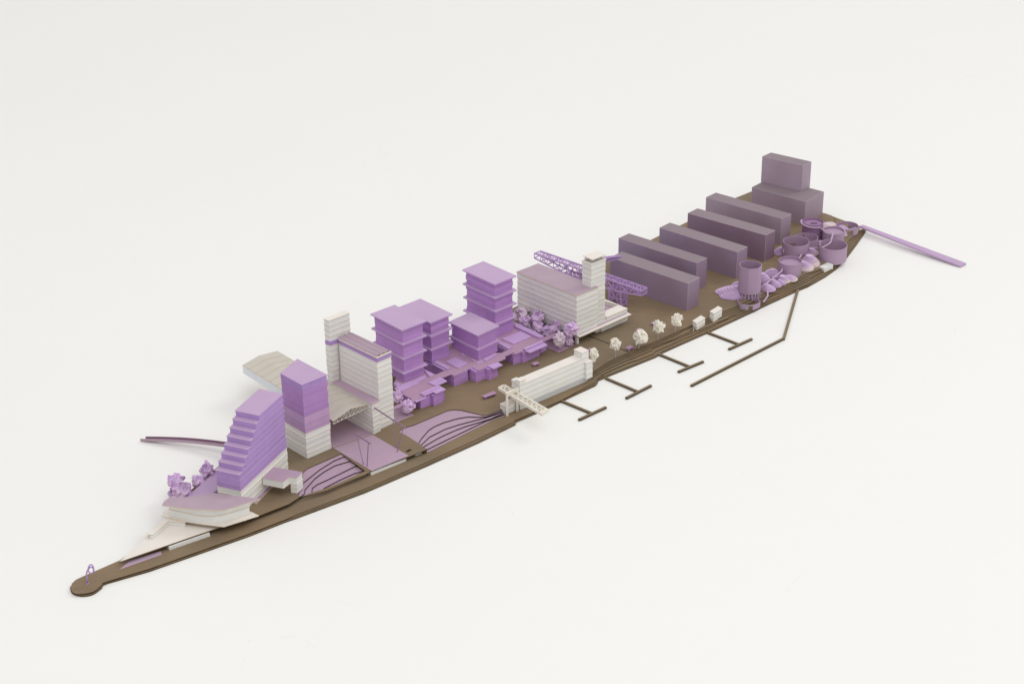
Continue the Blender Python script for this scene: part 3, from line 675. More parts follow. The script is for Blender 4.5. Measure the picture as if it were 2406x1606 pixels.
P4 = [(P4[0][0] + P4[2][0] - P4[1][0], P4[0][1] + P4[2][1] - P4[1][1]), P4[0], P4[1], P4[2]]; f4 = P4[1]
ptower('', 'lower three-storey purple tower pressed against the right side of the front left tower', P4, zp4, [zp4] + [zat(f4, zoomed(860.0, 600.0, 3.9200, 592, y)[1]) for y in (747, 873)] + [zpod + 0.001], 0.030)
zp2 = 0.545
P2 = [at2(q, zp2) for q in ((1053.9, 755.6), (1122.8, 788.3), (1173.8, 764.8), (1096.0, 728.3))]
P2 = para(P2[0], P2[1], P2[2]); f2 = P2[1]
ptower('', 'shortest purple tower, in the middle of the mauve deck', P2, zp2, [zp2, zat(f2, (1122.8, 821.9)[1]), zpod + 0.001], 0.022)
# far tower: roof height from the storey spacing of the towers in front of it
zp3 = 0.905
P3 = [at2(q, zp3) for q in ((1085.8, 633.2), (1162.3, 667.9), (1213.3, 647.4), (1135.5, 613.3))]
f3_ = P3[1]
ptower('', 'tallest looking purple tower, farthest along the deck beside the white building', P3, zp3, [zp3] + [zat(f3_, zoomed(860.0, 600.0, 3.9200, 1185, y)[1]) for y in (394, 518, 642)] + [zpod + 0.001], 0.030)

# ---------------------------------------------------------------- white building with the mauve roof
zc_ = 0.693
CP = [at2(q, zc_) for q in ((1213.5, 638.1), (1354.9, 694.9), (1406.3, 673.8))]
CPa = para(*CP)
WB = thing('white_building', 'long white layered building with a mauve roof and a slim tower at one end', 'building', (*CP[1], ZP))
part('plinth', [FOAM, FOAM], WB, inset(CPa, 0.11), ZP + 0.0006, 0.193)
zsh = 0.205
hC = (zc_ - 0.006 - zsh) / 8
layers(WB, CPa, zsh + 0.0006, hC, 8, ins=0.005, t=0.0052)
part('roof', [DUSK, EDGE], WB, CPa, zc_ - 0.0055, zc_)
tf = at2((1389.0, 676.4), zc_); tl = at2((1366.2, 667.9), zc_); ztt = zat(tf, (1389.4, 620.6)[1])
tr_ = at2((1424.5, 607.8), ztt)
CT = para(tl, tf, tr_)
layers(WB, CT, zsh + 0.0006, hC, 8, ins=0.0045, t=0.0048)
zct = zsh + 0.0006 + 8 * hC
layers(WB, CT, zct, (ztt - 0.012 - zct) / 5, 5, ins=0.0045, t=0.0048)
# tray with neck and flat cap sheet
for i in range(4):
    a_, b_ = CT[i], CT[(i + 1) % 4]; ia = inset(CT, 0.014)
    ca = ccw(CT); A_, B_ = ca[i], ca[(i + 1) % 4]; IA, IB = ia[i], ia[(i + 1) % 4]
    part('parapet', [CARD, FOAM], WB, [A_, B_, IB, IA], ztt - 0.012, ztt + 0.004)
zcap = zat(tf, (1392.0, 610.0)[1]) 
capP = [at2(q, zcap) for q in ((1369.2, 600.4), (1392.0, 610.1), (1423.9, 597.9), (1405.0, 587.7))]
neck = inset(capP, 0.05)
part('neck', [FOAMB, FOAMB], WB, neck, ztt - 0.011, zcap - 0.007)
part('cap_sheet', [CARD, EDGE], WB, capP, zcap - 0.007, zcap)
# base sheet and low courtyard wing
bsh = pts([(1361.8, 791.6), (1484.1, 737.8), (1473.1, 733.0), (1428.6, 709.6), (1354.9, 750.8), (1350.5, 785.5)], zsh)
part('base_sheet', [CARD, EDGE], WB, bsh, zsh - 0.009, zsh)
part('pink_stripe', [PINK, PINK], WB, pts([(1362.5, 785.5), (1473.1, 736.1), (1472.0, 733.5), (1358.1, 783.3)], zsh + .002), zsh + 0.0006, zsh + 0.0022)
zlb = zat(at2((1426.9, 753.0), zsh), (1426.4, 744.7)[1])
wing = pts([(1421.0, 741.7), (1426.4, 744.7), (1475.4, 724.1), (1422.1, 702.7), (1415.6, 704.8), (1452.0, 716.5), (1422.5, 729.6)], zlb)
part('wing', [FOAM, FOAM], WB, inset(wing, 0.005), zsh + 0.0006, zlb - 0.007); part('wing_roof', [CARD, EDGE], WB, wing, zlb - 0.007, zlb)
part('court_floor', [PINK, PINK], WB, pts([(1415.6, 709.6), (1422.1, 709.6), (1450.3, 721.5), (1419.9, 733.5)], zsh + .003), zsh + 0.0008, zsh + 0.003)
lb_f, lb_r = at2((1413.0, 779.4)), at2((1474.6, 752.5))
dl = Vector((lb_r[0] - lb_f[0], lb_r[1] - lb_f[1])); nl = Vector((-dl.y, dl.x)).normalized() * 0.5
part('lower_block', [FOAM, FOAM], WB, [lb_f, lb_r, (lb_r[0] + nl.x, lb_r[1] + nl.y), (lb_f[0] + nl.x, lb_f[1] + nl.y)], ZP + 0.0006, zsh - 0.0095)
lb2 = at2((1399.3, 782.2)); lb3 = at2((1411.3, 777.5))
part('lower_block', [FOAM, FOAM], WB, [lb2, lb3, (lb3[0] + nl.x, lb3[1] + nl.y), (lb2[0] + nl.x, lb2[1] + nl.y)], ZP + 0.0006, zsh - 0.0095)
lb4 = at2((1351.6, 806.5)); lb5 = at2((1356.2, 808.5))
part('lower_block', [FOAM, FOAM], WB, para(lb4, lb5, (lb5[0] + .02, lb5[1] + .02)), ZP + 0.0006, zsh - 0.0095)
gp = pts([(1285.3, 817.4), (1313.6, 828.1), (1351.2, 810.0), (1320.5, 794.4), (1259.2, 768.3), (1220.9, 757.6)], ZP + .004)
tag(part('ground_sheet', [MAUVE, BURNT], None, gp, ZP + 0.0006, ZP + 0.004), 'mauve paper sheet under the crumpled trees between the deck and the white building', 'paper sheet')
gp2 = pts([(925.4, 979.1), (972.5, 975.0), (958.7, 967.0), (940.3, 954.9), (924.3, 958.4)], ZP + .004)
gp2 = pts([(925.1, 993.4), (972.2, 974.5), (944.2, 957.1), (911.0, 957.1)], ZP + .004)
tag(part('ground_sheet', [PINK, EDGE], None, gp2, ZP + 0.0006, ZP + 0.004), 'small pink paper sheet behind the corrugated building under two crumpled purple trees', 'paper sheet')

# ---------------------------------------------------------------- long low white slab on the quay
SB = thing('quay_building', 'long white layered slab building beside the white gantry crane', 'building', (*at2((1218.6, 965.3), ZL), ZL))
zq = 0.357
qf, qr_ = at2((1221.2, 905.1), zq), at2((1384.9, 836.3), zq); ql = at2((1200.8, 894.9), zq)
QP = para(ql, qf, qr_)
part('base_block', [FOAMB, FOAMB], SB, inset(QP, 0.014), ZL + 0.0006, ZL + 0.066)
layers(SB, QP, ZL + 0.0666, (zq - ZL - 0.0666) / 4, 4, ins=0.004, t=0.0048)
dq = Vector((qr_[0] - qf[0], qr_[1] - qf[1])).normalized(); dl_ = Vector((ql[0] - qf[0], ql[1] - qf[1]))
wq = dl_.length; dl_ = dl_.normalized()
def qrect(u0, u1, v0, v1): return [tuple(Vector(qf) + dq * a + dl_ * b) for a, b in ((u0, v0), (u1, v0), (u1, v1), (u0, v1))]
LQ = math.dist(qf, qr_)
hd = qrect(LQ - 0.105, LQ - 0.004, 0.002, wq - 0.002)
part('head_block', [FOAM, FOAM], SB, inset(hd, 0.003), zq + 0.0004, zq + 0.064); part('head_roof', [CARD, EDGE], SB, hd, zq + 0.064, zq + 0.070)
hb = qrect(0.004, 0.088, 0.002, wq * 0.55)
part('stair_head', [FOAM, FOAM], SB, inset(hb, 0.003), zq + 0.0004, zq + 0.040); part('stair_head_roof', [CARD, EDGE], SB, hb, zq + 0.040, zq + 0.045)
h2 = qrect(0.002, 0.075, wq * 0.56, wq - 0.002)
part('parapet', [FOAM, FOAM], SB, h2, zq + 0.0004, zq + 0.022)
bay = qrect(LQ - 0.075, LQ + 0.022, -0.035, wq * 0.5)
bz = ZL + 0.055
for i in range(3):
    hbay = (zq - 0.05 - bz) / 3
    part('bay_block', [FOAM, FOAM], SB, inset(bay, 0.004), bz + i * hbay, bz + (i + 1) * hbay - 0.005); part('bay_sheet', [CARD, EDGE], SB, bay, bz + (i + 1) * hbay - 0.005, bz + (i + 1) * hbay)
zlo = 0.157
lo = [at2(q, zlo) for q in ((1173.7, 947.6), (1187.3, 955.1), (1218.6, 940.8))]
LOB = thing('low_annex', 'low white two-layer annex behind the legs of the white gantry crane', 'building', (*lo[1], ZL))
layers(LOB, para(*lo), ZL + 0.0006, (zlo - ZL) / 2, 2, ins=0.004, t=0.005)

# white gantry crane
WC = thing('gantry_crane', 'flat white lattice gantry crane reaching out over the water edge', 'crane', (*at2((1192.0, 976.5), ZL), ZL))
zbm = 0.274
A, B, Cc, Dd = [at(q, zbm) for q in ((1171.6, 912.2), (1184.5, 906.1), (1288.6, 964.9), (1275.1, 974.1))]
cw = 0.018
MB().bar(A, Dd, cw, 0.03).build('chord', CRANEW, WC); MB().bar(B, Cc, cw, 0.03).build('chord', CRANEW, WC)
MB().bar(A, B, cw, 0.03).build('end_beam', CRANEW, WC)
endp = [tuple(A.lerp(Dd, 0.93))[:2], tuple(Dd)[:2], tuple(Cc)[:2], tuple(B.lerp(Cc, 0.93))[:2]]
part('end_plate', [CRANEW, CRANEW], WC, endp, zbm - 0.014, zbm + 0.014)
nb = 9
for i in range(nb):
    a, b, c = i / nb * .93, (i + .5) / nb * .93, (i + 1) / nb * .93
    MB().bar(A.lerp(Dd, a), B.lerp(Cc, b), 0.011, 0.02).build('brace', CRANEW, WC)
    MB().bar(B.lerp(Cc, b), A.lerp(Dd, c), 0.011, 0.02).build('brace', CRANEW, WC)
l1, l2 = at((1192.0, 975.9), ZL), at((1215.7, 964.9), ZL)
zpt = 0.307
MB().bar(l1 + Vector((0, 0, .0006)), Vector((l1.x, l1.y, zpt - .02)), 0.026, 0.026).build('leg', CRANEW, WC)
MB().bar(l2 + Vector((0, 0, .0006)), Vector((l2.x, l2.y, zpt - .02)), 0.026, 0.026).build('leg', CRANEW, WC)
e = (l2 - l1).normalized()
MB().bar(Vector((l1.x, l1.y, zpt)) - e * 0.013, Vector((l2.x, l2.y, zpt)) + e * 0.02, 0.026, 0.04).build('cross_beam', CRANEW, WC)

# ---------------------------------------------------------------- purple lattice crane behind the white building
ft = at2((1431.2, 714.1)); ztop = zat(ft, (1430.3, 657.5)[1])
fa, fb = at((1255.3, 595.1), ztop), at((1506.3, 683.2), ztop)
ba, bb = at((1269.6, 589.7), ztop), at((1520.3, 676.8), ztop)
KR = thing('lattice_crane', 'purple lattice crane with a long box boom behind the white building', 'crane', (*ft, ZP))
NB = 16; wv = 0.0085
def depth(t): return 0.058 + 0.075 * max(0, math.sin(math.pi * min(1, max(0, (t - 0.02) / 0.96)))) ** 0.8
dn = lambda p, t: p - Vector((0, 0, depth(t)))
MB().bar(fa, fb, 0.012, 0.017).build('top_chord', LATT, KR); MB().bar(ba, bb, 0.012, 0.017).build('top_chord', LATT, KR)
for side in ((fa, fb), (ba, bb)):
    mb = MB()
    for i in range(NB): mb.bar(dn(side[0].lerp(side[1], i / NB), i / NB), dn(side[0].lerp(side[1], (i + 1) / NB), (i + 1) / NB), 0.014)
    mb.build('bottom_chord', LATT, KR)
for i in range(NB + 1):
    t = i / NB; F_, B_ = fa.lerp(fb, t), ba.lerp(bb, t)
    mb = MB().bar(F_, dn(F_, t), wv).bar(B_, dn(B_, t), wv).bar(F_, B_, wv).bar(dn(F_, t), dn(B_, t), wv)
    mb.build('cross_frame', LATT, KR)
    if i < NB:
        t2 = (i + 1) / NB; F2, B2 = fa.lerp(fb, t2), ba.lerp(bb, t2)
        mb = MB().bar(F_, B2, 0.0065).bar(B_, F2, 0.0065)
        if i % 2: mb.bar(F_, dn(F2, t2), wv * .9).bar(B_, dn(B2, t2), wv * .9)
        else: mb.bar(dn(F_, t), F2, wv * .9).bar(dn(B_, t), B2, wv * .9)
        mb.build('lattice_brace', LATT, KR)
ax = (fb - fa).normalized(); ay = (ba - fa); ay = ay.normalized(); wid = (ba - fa).length
def trestle(o, lx, topt):
    o = Vector((o[0], o[1], ZP + .0006)); zt2 = ztop - 0.10
    q = [o, o + ax * lx, o + ax * lx + ay * wid, o + ay * wid]; tq = [Vector((v.x, v.y, zt2)) for v in q]
    for a, b in zip(q, tq): MB().bar(a, b, 0.020).build('leg', LATT, KR)
    mb = MB()
    for i in range(4):
        j = (i + 1) % 4
        mb.bar(q[i].lerp(tq[i], .08), tq[j], 0.010).bar(q[j].lerp(tq[j], .08), tq[i], 0.010)
        for s_ in (0.15, .5, .95): mb.bar(q[i].lerp(tq[i], s_), q[j].lerp(tq[j], s_), 0.012)
    mb.build('leg_bracing', LATT, KR)
trestle(ft, 0.17, 0)
tm_ = fa.lerp(fb, 0.30); trestle((tm_.x, tm_.y), 0.22, 0)
j0, j1 = at((1390.7, 617.0), ztop + .06), at((1455.8, 604.3), ztop + 0.10)
mb = MB(); off = ax * 0.045; 
for s_ in (0, 1):
    mb.bar(j0 + off * s_, j1 + off * s_ * .6, 0.012).bar(j0 + off * s_ + Vector((0, 0, .05)), j1 + off * s_ * .6 + Vector((0, 0, .022)), 0.014)
mb.build('jib_chord', LATT, KR)
mb = MB()
for i in range(8):
    a, b = j0.lerp(j1, i / 8), j0.lerp(j1, (i + 1) / 8); hz = Vector((0, 0, .05 - .028 * i / 8))
    mb.bar(a, b + hz, .008).bar(a + hz, a + off + hz, .008).bar(a + hz, b + off + hz, .007).bar(a, a + hz, .008)
mb.build('jib_brace', LATT, KR)
MB().bar(at((1380.5, 622.1), ztop - 0.05), at((1380.5, 611.9), ztop + 0.10), 0.07, 0.07).build('machine_house', LATT, KR)

# ---------------------------------------------------------------- grey-purple block buildings
def block(parent, name, P, z0_, z1_, sp=None):
    o = MB().prism(P, z0_, z1_, 2, 0).build(name, [sp or SPRAY, WORN, SPRAYT], parent)
    bm = bmesh.new(); bm.from_mesh(o.data)
    ed = [e_ for e_ in bm.edges if max(v.co.z for v in e_.verts) > (z1_ - z0_) * 0.5]
    bmesh.ops.bevel(bm, geom=ed, offset=0.0028, segments=1, affect='EDGES', material=1)
    bm.to_mesh(o.data); bm.free(); return o
def bar_block(label, l, f, r, fb_, sp=None):
    fo = at2(fb_); zt__ = zat(fo, f[1])
    P = para(at2(l, zt__), at2(f, zt__), at2(r, zt__))
    o = thing('bar_building', label, 'building', (*P[1], ZP), 'grey-purple slab blocks in a row')
    block(o, 'slab', P, ZP + 0.0006, zt__, sp); return o
bar_block('nearest grey-purple slab block, next to the lattice crane', (1433.2, 604.4), (1617.1, 665.7), (1644.4, 650.9), (1617.1, 730.0))
bar_block('second grey-purple slab block from the lattice crane', (1453.1, 559.2), (1637.5, 617.7), (1661.8, 605.6), (1635.8, 683.6))
bar_block('middle grey-purple slab block of the row of five', (1549.4, 534.6), (1732.6, 592.1), (1756.8, 579.3), (1728.7, 654.9))
bar_block('fourth grey-purple slab block, darker, next to the mound left of the cylinders', (1615.8, 500.4), (1799.7, 552.5), (1822.2, 540.5), (1796.4, 615.1), SPRAYD)
bar_block('farthest slab block of the row, just before the stepped grey-purple tower', (1658.7, 463.1), (1836.8, 513.7), (1859.8, 502.2), (1835.0, 575.0), SPRAYL)
fo = at2((1890.9, 529.0)); zt0 = zat(fo, (1893.0, 474.1)[1])
PT = para(at2((1766.5, 439.6), zt0), at2((1893.0, 474.1), zt0), at2((1936.4, 450.3), zt0))
TT = thing('stacked_tower', 'grey-purple tower block standing on a wider block at the far end', 'building', (*PT[1], ZP))
block(TT, 'lower_block', PT, ZP + 0.0006, zt0, SPRAYL)
f2b = at2((1881.0, 450.3), zt0); zt1 = zat(f2b, (1886.6, 389.0)[1])
PU = [at2(q, zt1) for q in ((1790.8, 367.3), (1886.6, 389.0), (1907.0, 379.6))]
block(TT, 'upper_block', para(*PU), zt0 + 0.0004, zt1, SPRAYL)

# ---------------------------------------------------------------- small white quay houses, slab under the cylinder
for lab, l, f, r, fb_ in (('small white two-layer house on the quay steps, nearer the white trees', (1626.9, 752.9), (1637.6, 759.6), (1658.0, 746.7), (1637.6, 774.7)),
                          ('small white two-layer house on the quay steps, nearer the cylinders', (1667.1, 731.0), (1677.6, 737.1), (1698.0, 724.3), (1676.9, 755.9))):
    fo = at2(fb_, 0.078); zt__ = zat(fo, f[1])
    P = para(at2(l, zt__), at2(f, zt__), at2(r, zt__))
    o = thing('quay_house', lab, 'house', (*P[1], 0.078), 'small white houses on the quay steps')
    layers(o, P, 0.0705, (zt__ - 0.0705) / 2, 2, ins=0.004, t=0.005)
pb = at((1629.4, 778.4), 0.076)
tag(MB().bar(pb, pb + Vector((0, 0, 0.035)), 0.006).build('white_post', CRANEW), 'tiny white upright pin in front of the small white house nearer the trees', 'post')
zs_ = 0.115
P = [at2(q, zs_) for q in ((1924.7, 625.8), (1937.2, 630.2), (1957.6, 620.6))]
tag(part('white_slab', [FOAM, FOAM], None, para(*P), 0.050, zs_), 'flat white foam slab at the water edge under the widest cylinder', 'foam block')

# ---------------------------------------------------------------- small lilac shelters
def shelter(label, corners, z, legs=True):
    P = [at2(q, z) for q in corners]
    o = thing('shelter', label, 'shelter', (*cent(P), ZP), 'small lilac flat shelters on the board')
    part('top', [MAUVE, PURPLE], o, P, z - 0.006, z)
    P = ccw(P); u_ = (Vector(P[1]) - Vector(P[0])); v_ = (Vector(P[3]) - Vector(P[0]))
    for s_ in (0.12, 0.88):
        for q in (0.22, 0.78):
            p = Vector(P[0]) + u_ * (s_ if u_.length > v_.length else q) + v_ * (q if u_.length > v_.length else s_)
            part('leg', [PURPLE, PURPLE], o, [(p.x - .006, p.y - .006), (p.x + .006, p.y - .006), (p.x + .006, p.y + .006), (p.x - .006, p.y + .006)], ZP + .0006, z - 0.0065)
    return o
zsh2 = 0.128
shelter('long lilac shelter on short legs near the white gantry crane', [(1131.7, 929.2), (1139.7, 933.1), (1167.3, 923.4), (1160.4, 917.7)], zsh2)
shelter('small lilac shelter between the mauve deck and the long white quay building', [(1248.5, 852.6), (1255.9, 857.2), (1268.1, 852.6), (1260.8, 848.3)], zsh2)
shelter('small lilac shelter on open board beside the second white tree', [(1469.8, 816.1), (1477.6, 819.8), (1488.6, 814.1), (1481.4, 809.6)], zsh2)
shelter('small lilac shelter partly hidden behind the fullest white tree', [(1492.2, 775.3), (1500.4, 778.0), (1510.0, 773.3), (1502.4, 769.6)], zsh2)
shelter('small lilac shelter mostly hidden behind the white tree with a pinhole', [(1528.6, 758.4), (1536.1, 761.0), (1545.3, 755.9), (1537.6, 752.9)], zsh2)
shelter('small lilac shelter peeping out behind the head of the white quay building', [(1380.3, 820.4), (1386.4, 822.7), (1392.6, 818.9), (1385.7, 816.6)], zsh2)

# ---------------------------------------------------------------- crumpled paper trees
def crumple_mesh(r, hgt, seed, flaps, sub=3, rough=0.3):
    rnd = random.Random(seed); bm = bmesh.new(); bmesh.ops.create_icosphere(bm, subdivisions=sub, radius=1.0)
    off = Vector((rnd.uniform(-50, 50), rnd.uniform(-50, 50), rnd.uniform(-50, 50)))
    for v in bm.verts:
        n_ = v.co.normalized()
        c_ = noise.noise(n_ * 2.6 + off * 2); k = 0.84 + 0.5 * noise.noise(n_ * 1.3 + off) + rough * 1.5 * (0.35 - abs(c_)) + 0.28 * rough * noise.cell(n_ * 3.1 + off) + 0.22 * rough * rnd.uniform(-1, 1)
        p = n_ * max(.35, k); v.co = Vector((p.x * r, p.y * r, p.z * hgt))
    for _ in range(flaps + 9):
        d = Vector((rnd.uniform(-1, 1), rnd.uniform(-1, 1), rnd.uniform(-.7, 1))).normalized()
        c = Vector((d.x * r, d.y * r, d.z * hgt)) * rnd.uniform(.75, .95)
        t1 = d.cross(Vector((rnd.uniform(-1, 1), rnd.uniform(-1, 1), rnd.uniform(-1, 1)))).normalized(); t2 = d.cross(t1)
        s_ = r * rnd.uniform(.5, .95)
        q = [c - t1 * s_ * .6 - d * s_ * .3, c + t2 * s_ * .25 + d * s_ * .05, c + t1 * s_ * .6 - d * s_ * .2, c + d * s_ * rnd.uniform(.35, .6) + t1 * s_ * .45 + t2 * s_ * .3, c + d * s_ * rnd.uniform(.3, .55) - t1 * s_ * .3 - t2 * s_ * .15]
        vs = [bm.verts.new(x) for x in q]
        bm.faces.new((vs[0], vs[1], vs[4])); bm.faces.new((vs[1], vs[3], vs[4])); bm.faces.new((vs[1], vs[2], vs[3]))
    me = bpy.data.meshes.new('crown'); bm.to_mesh(me); bm.free(); return me
def tree(label, foot, centre, hw, hh, m, seed, group, zf=ZP, flaps=7, trunk=0.0035, rough=0.42, name='paper_tree', lean=False):
    b = at(foot, zf)
    zc__ = zat((b.x, b.y), centre[1]); px_ = unit_px((b.x, b.y, zc__))
    o = thing(name, label, 'paper tree', (b.x, b.y, zf), group)
    me = crumple_mesh(hw * 1.10 / px_, hh * 1.10 / px_ / 0.95, seed, flaps, rough=rough); me.materials.append(m)
    cr = bpy.data.objects.new('crown', me); C.objects.link(cr); cr.parent = o
    cr.location = ((centre[0] - foot[0]) / px_, 0, zc__ - zf)
    MB().bar(Vector((b.x, b.y, zf + .0006)), Vector((b.x + (centre[0] - foot[0]) / px_ * .6, b.y, zc__)), trunk * 2).build('trunk', PIN, o)
    return o
GW, GP = 'crumpled white paper trees along the quay', 'crumpled purple paper trees'
tree('crumpled white paper tree touching the end of the white quay building', (1394.3, 863.7), (1395.3, 834.5), 8.5, 15, TISSUE, 11, GW, ZP)
tree('crumpled white paper tree with a pointed flap, second from the white quay building', (1446.3, 839.6), (1446.3, 808.0), 10.5, 13, TISSUE, 12, GW, ZP)
tree('fullest crumpled white paper tree, middle of the quay row', (1501.4, 818.2), (1504.5, 791.0), 14, 15, TISSUE, 13, GW, ZP, 10)
tree('crumpled white paper tree with a pinhole on top, fourth in the quay row', (1545.9, 798.4), (1546.3, 766.1), 13, 12, TISSUE, 14, GW, ZP, 9)
tree('crumpled white paper tree nearest the small white quay houses', (1586.1, 781.0), (1589.2, 752.9), 11.5, 12.5, TISSUE, 15, GW, ZP, 9)
tree('pale pinkish crumpled tree at the end of the mauve deck', (1313.0, 824.1), (1314.3, 795.5), 11.5, 17, PALEP, 16, GP, ZP, 7)
tree('round crumpled purple tree at the corner of the white building', (1339.8, 812.8), (1341.9, 774.0), 15.5, 10.5, PAPER, 17, GP, ZP, 10)
tree('small drooping crumpled purple tree below the round one at the corner of the white building', (1338.3, 813.8), (1335.7, 797.0), 8.5, 12, PAPER, 18, GP, ZP, 6)
tree('tall crumpled purple tree standing left of the pale pinkish tree, behind the deck', (1307.1, 791.4), (1307.1, 766.8), 9.5, 14, PAPER, 19, GP, ZP, 7)
tree('broad crumpled purple tree just behind the end of the deck', (1291.8, 801.6), (1291.8, 778.1), 14, 12, PAPER, 20, GP, ZP, 9)
tree('tall upper crumpled purple tree with a pointed top against the white building', (1263.2, 778.1), (1264.2, 745.4), 13, 13, PAPER, 21, GP, ZP, 9)
tree('lower crumpled purple tree with a folded flap against the white building', (1262.2, 787.3), (1262.2, 767.9), 12, 13, PAPER, 22, GP, ZP, 9)
tree('crumpled purple tree in the gap right of the farthest purple tower', (1234.6, 778.1), (1235.1, 756.6), 12, 13, PAPER, 23, GP, ZP, 8)
tree('dusty crumpled tree half hidden behind the farthest purple tower', (1225.4, 764.8), (1225.4, 737.2), 15, 11, PALEP, 24, GP, ZP, 9)
tree('small crumpled purple tree peeping out low behind the deck parapet', (1272.4, 793.4), (1272.4, 778.1), 8, 8, PAPER, 25, GP, ZP, 6)
tree('crumpled purple tree under the deck beside the corrugated building', (933.5, 960.7), (934.6, 930.8), 11, 15, PAPER, 26, GP, ZP, 8)
tree('crumpled mauve tree in front of the narrow deck strip by the corrugated building', (959.6, 974.5), (958.7, 953.8), 13.5, 12, PAPER, 27, GP, ZP, 9)
tree('upper crumpled purple tree of the pair by the curved roof', (418.4, 1158.7), (417.1, 1128.6), 15.5, 10, PAPER, 28, GP, ZP, 11)
tree('lower crumpled purple tree with fan-like folds beside the curved roof', (426.1, 1176.6), (426.1, 1149.8), 22, 17, PAPER, 29, GP, ZP, 13)
tree('crumpled purple tree between the fan-folded tree and the stepped tower', (466.9, 1146.0), (468.2, 1129.4), 14.5, 14, PAPER, 30, GP, ZP, 10)
tree('crumpled purple tree touching the foot of the stepped tower', (489.9, 1130.7), (489.9, 1105.1), 14, 17, PAPER, 31, GP, ZP, 9)

# ---------------------------------------------------------------- T-shaped piers and the breakwater
def strip(P0, P1_, w_, z0_, z1_, name, parent):
    a, b = Vector(P0), Vector(P1_); d = (b - a).normalized(); n__ = Vector((-d.y, d.x)) * (w_ / 2)
    P = [tuple(a - n__), tuple(b - n__), tuple(b + n__), tuple(a + n__)]
    t3 = (z1_ - z0_) / 3
    part(name, [MDF, BURNT], parent, P, z0_, z0_ + t3 * 1.0)
    part('web', [BURNT, BURNT], parent, inset(P, 0.007), z0_ + t3, z1_ - t3)
    part(name, [MDF, BURNT], parent, P, z1_ - t3, z1_)
def pier(label, s0, s1, c0, c1_):
    z_ = 0.050
    a, b = at2(s0, z_), at2(s1, z_); o = thing('pier', label, 'pier', (*a, Z0), 'brown T-shaped piers in front of the quay')
    a = lerp2(a, b, 0.035)
    strip(a, b, 0.030, 0.031, z_ - 0.001, 'stem_board', o)
    strip(at2(c0, z_), at2(c1_, z_), 0.030, 0.0315, z_, 'crossbar_board', o)
pier('brown T-shaped pier nearest the white gantry crane', (1317.9, 938.9), (1388.1, 967.8), (1360.0, 983.9), (1423.9, 954.3))
pier('second brown T-shaped pier from the white gantry crane', (1420.1, 884.8), (1498.0, 917.5), (1471.1, 933.3), (1529.9, 903.4))
pier('third brown T-shaped pier, at the middle of the row of white trees', (1543.9, 828.1), (1619.3, 858.7), (1593.7, 871.5), (1652.5, 847.0))
pier('brown T-shaped pier nearest the cylinders, below the small white houses', (1660.2, 778.0), (1734.2, 806.1), (1712.5, 818.4), (1766.7, 794.1))
bw_ = thing('breakwater', 'long bent brown breakwater strip standing off the quay', 'breakwater', (*at2((1840.2, 795.4), Z0), Z0))
strip(at2((1874.7, 678.4), 0.050), at2((1841.0, 794.9), 0.050), 0.028, Z0 + 0.0006, 0.049, 'board_strip', bw_)
strip(at2((1841.0, 793.3), 0.050), at2((1623.9, 903.9), 0.050), 0.028, Z0 + 0.001, 0.050, 'board_strip', bw_)

# ---------------------------------------------------------------- bridges
RB = thing('flat_bridge', 'long lilac bridge strip running from the far tip of the base down to the floor', 'bridge', (*at2((2022.1, 529.9)), Z0))
mb = MB(); n_ = 14
for i in range(n_ + 1):
    t = i / n_; z_ = 0.118 * (1 - t) + 0.053 * t + 0.015 * math.sin(math.pi * t)
    e1 = at((lerp2((2017.2, 530.5), (2256.7, 624.5), t)), z_); e2 = at((lerp2((2028.4, 528.0), (2270.4, 617.7), t)), z_)
    mb.v += [tuple(e1), tuple(e2), tuple(e2 - Vector((0, 0, .022))), tuple(e1 - Vector((0, 0, .022)))]
for i in range(n_):
    a = 4 * i
    for q in range(4): mb.f.append((a + q, a + (q + 1) % 4, a + 4 + (q + 1) % 4, a + 4 + q)); mb.m.append(0 if q != 1 else 0)
mb.f += [(0, 1, 2, 3), (4 * n_ + 3, 4 * n_ + 2, 4 * n_ + 1, 4 * n_)]; mb.m += [0, 0]
mb.build('deck', LILAC, RB)
LB = thing('channel_bridge', 'dark mauve U-shaped bridge channel arching off the back of the base to the left', 'bridge', (*at2((524.3, 1046.0)), Z0))
def chan(name, nr, fr, dz0, dz1, m):
    mb = MB(); n_ = 16
    for i in range(n_ + 1):
        t = i / n_; z_ = Z0 + 0.003 + 0.10 * (t ** 0.8)
        cur = 4.2 * math.sin(math.pi * t)
        L_ = lerp2((329.7, 1035.8), (549.9, 1053.2), t); R__ = lerp2((343.0, 1030.2), (551.2, 1045.5), t)
        L_ = (L_[0], L_[1] - cur); R__ = (R__[0], R__[1] - cur)
        a = at(lerp2(L_, R__, nr), z_); b = at(lerp2(L_, R__, fr), z_)
        mb.v += [(a.x, a.y, z_ + dz0), (b.x, b.y, z_ + dz0), (b.x, b.y, z_ + dz1), (a.x, a.y, z_ + dz1)]
    for i in range(n_):
        a = 4 * i
        for q in range(4): mb.f.append((a + q, a + (q + 1) % 4, a + 4 + (q + 1) % 4, a + 4 + q)); mb.m.append(0)
    mb.f += [(3, 2, 1, 0), (4 * n_, 4 * n_ + 1, 4 * n_ + 2, 4 * n_ + 3)]; mb.m += [0, 0]
    return mb.build(name, m, LB)
chan('floor', 0.06, 0.94, 0.0, 0.006, CHANNEL); chan('side_wall', 0.0, 0.06, 0.0, 0.028, DUSK); chan('side_wall', 0.945, 1.0, 0.0, 0.028, CHANNEL)

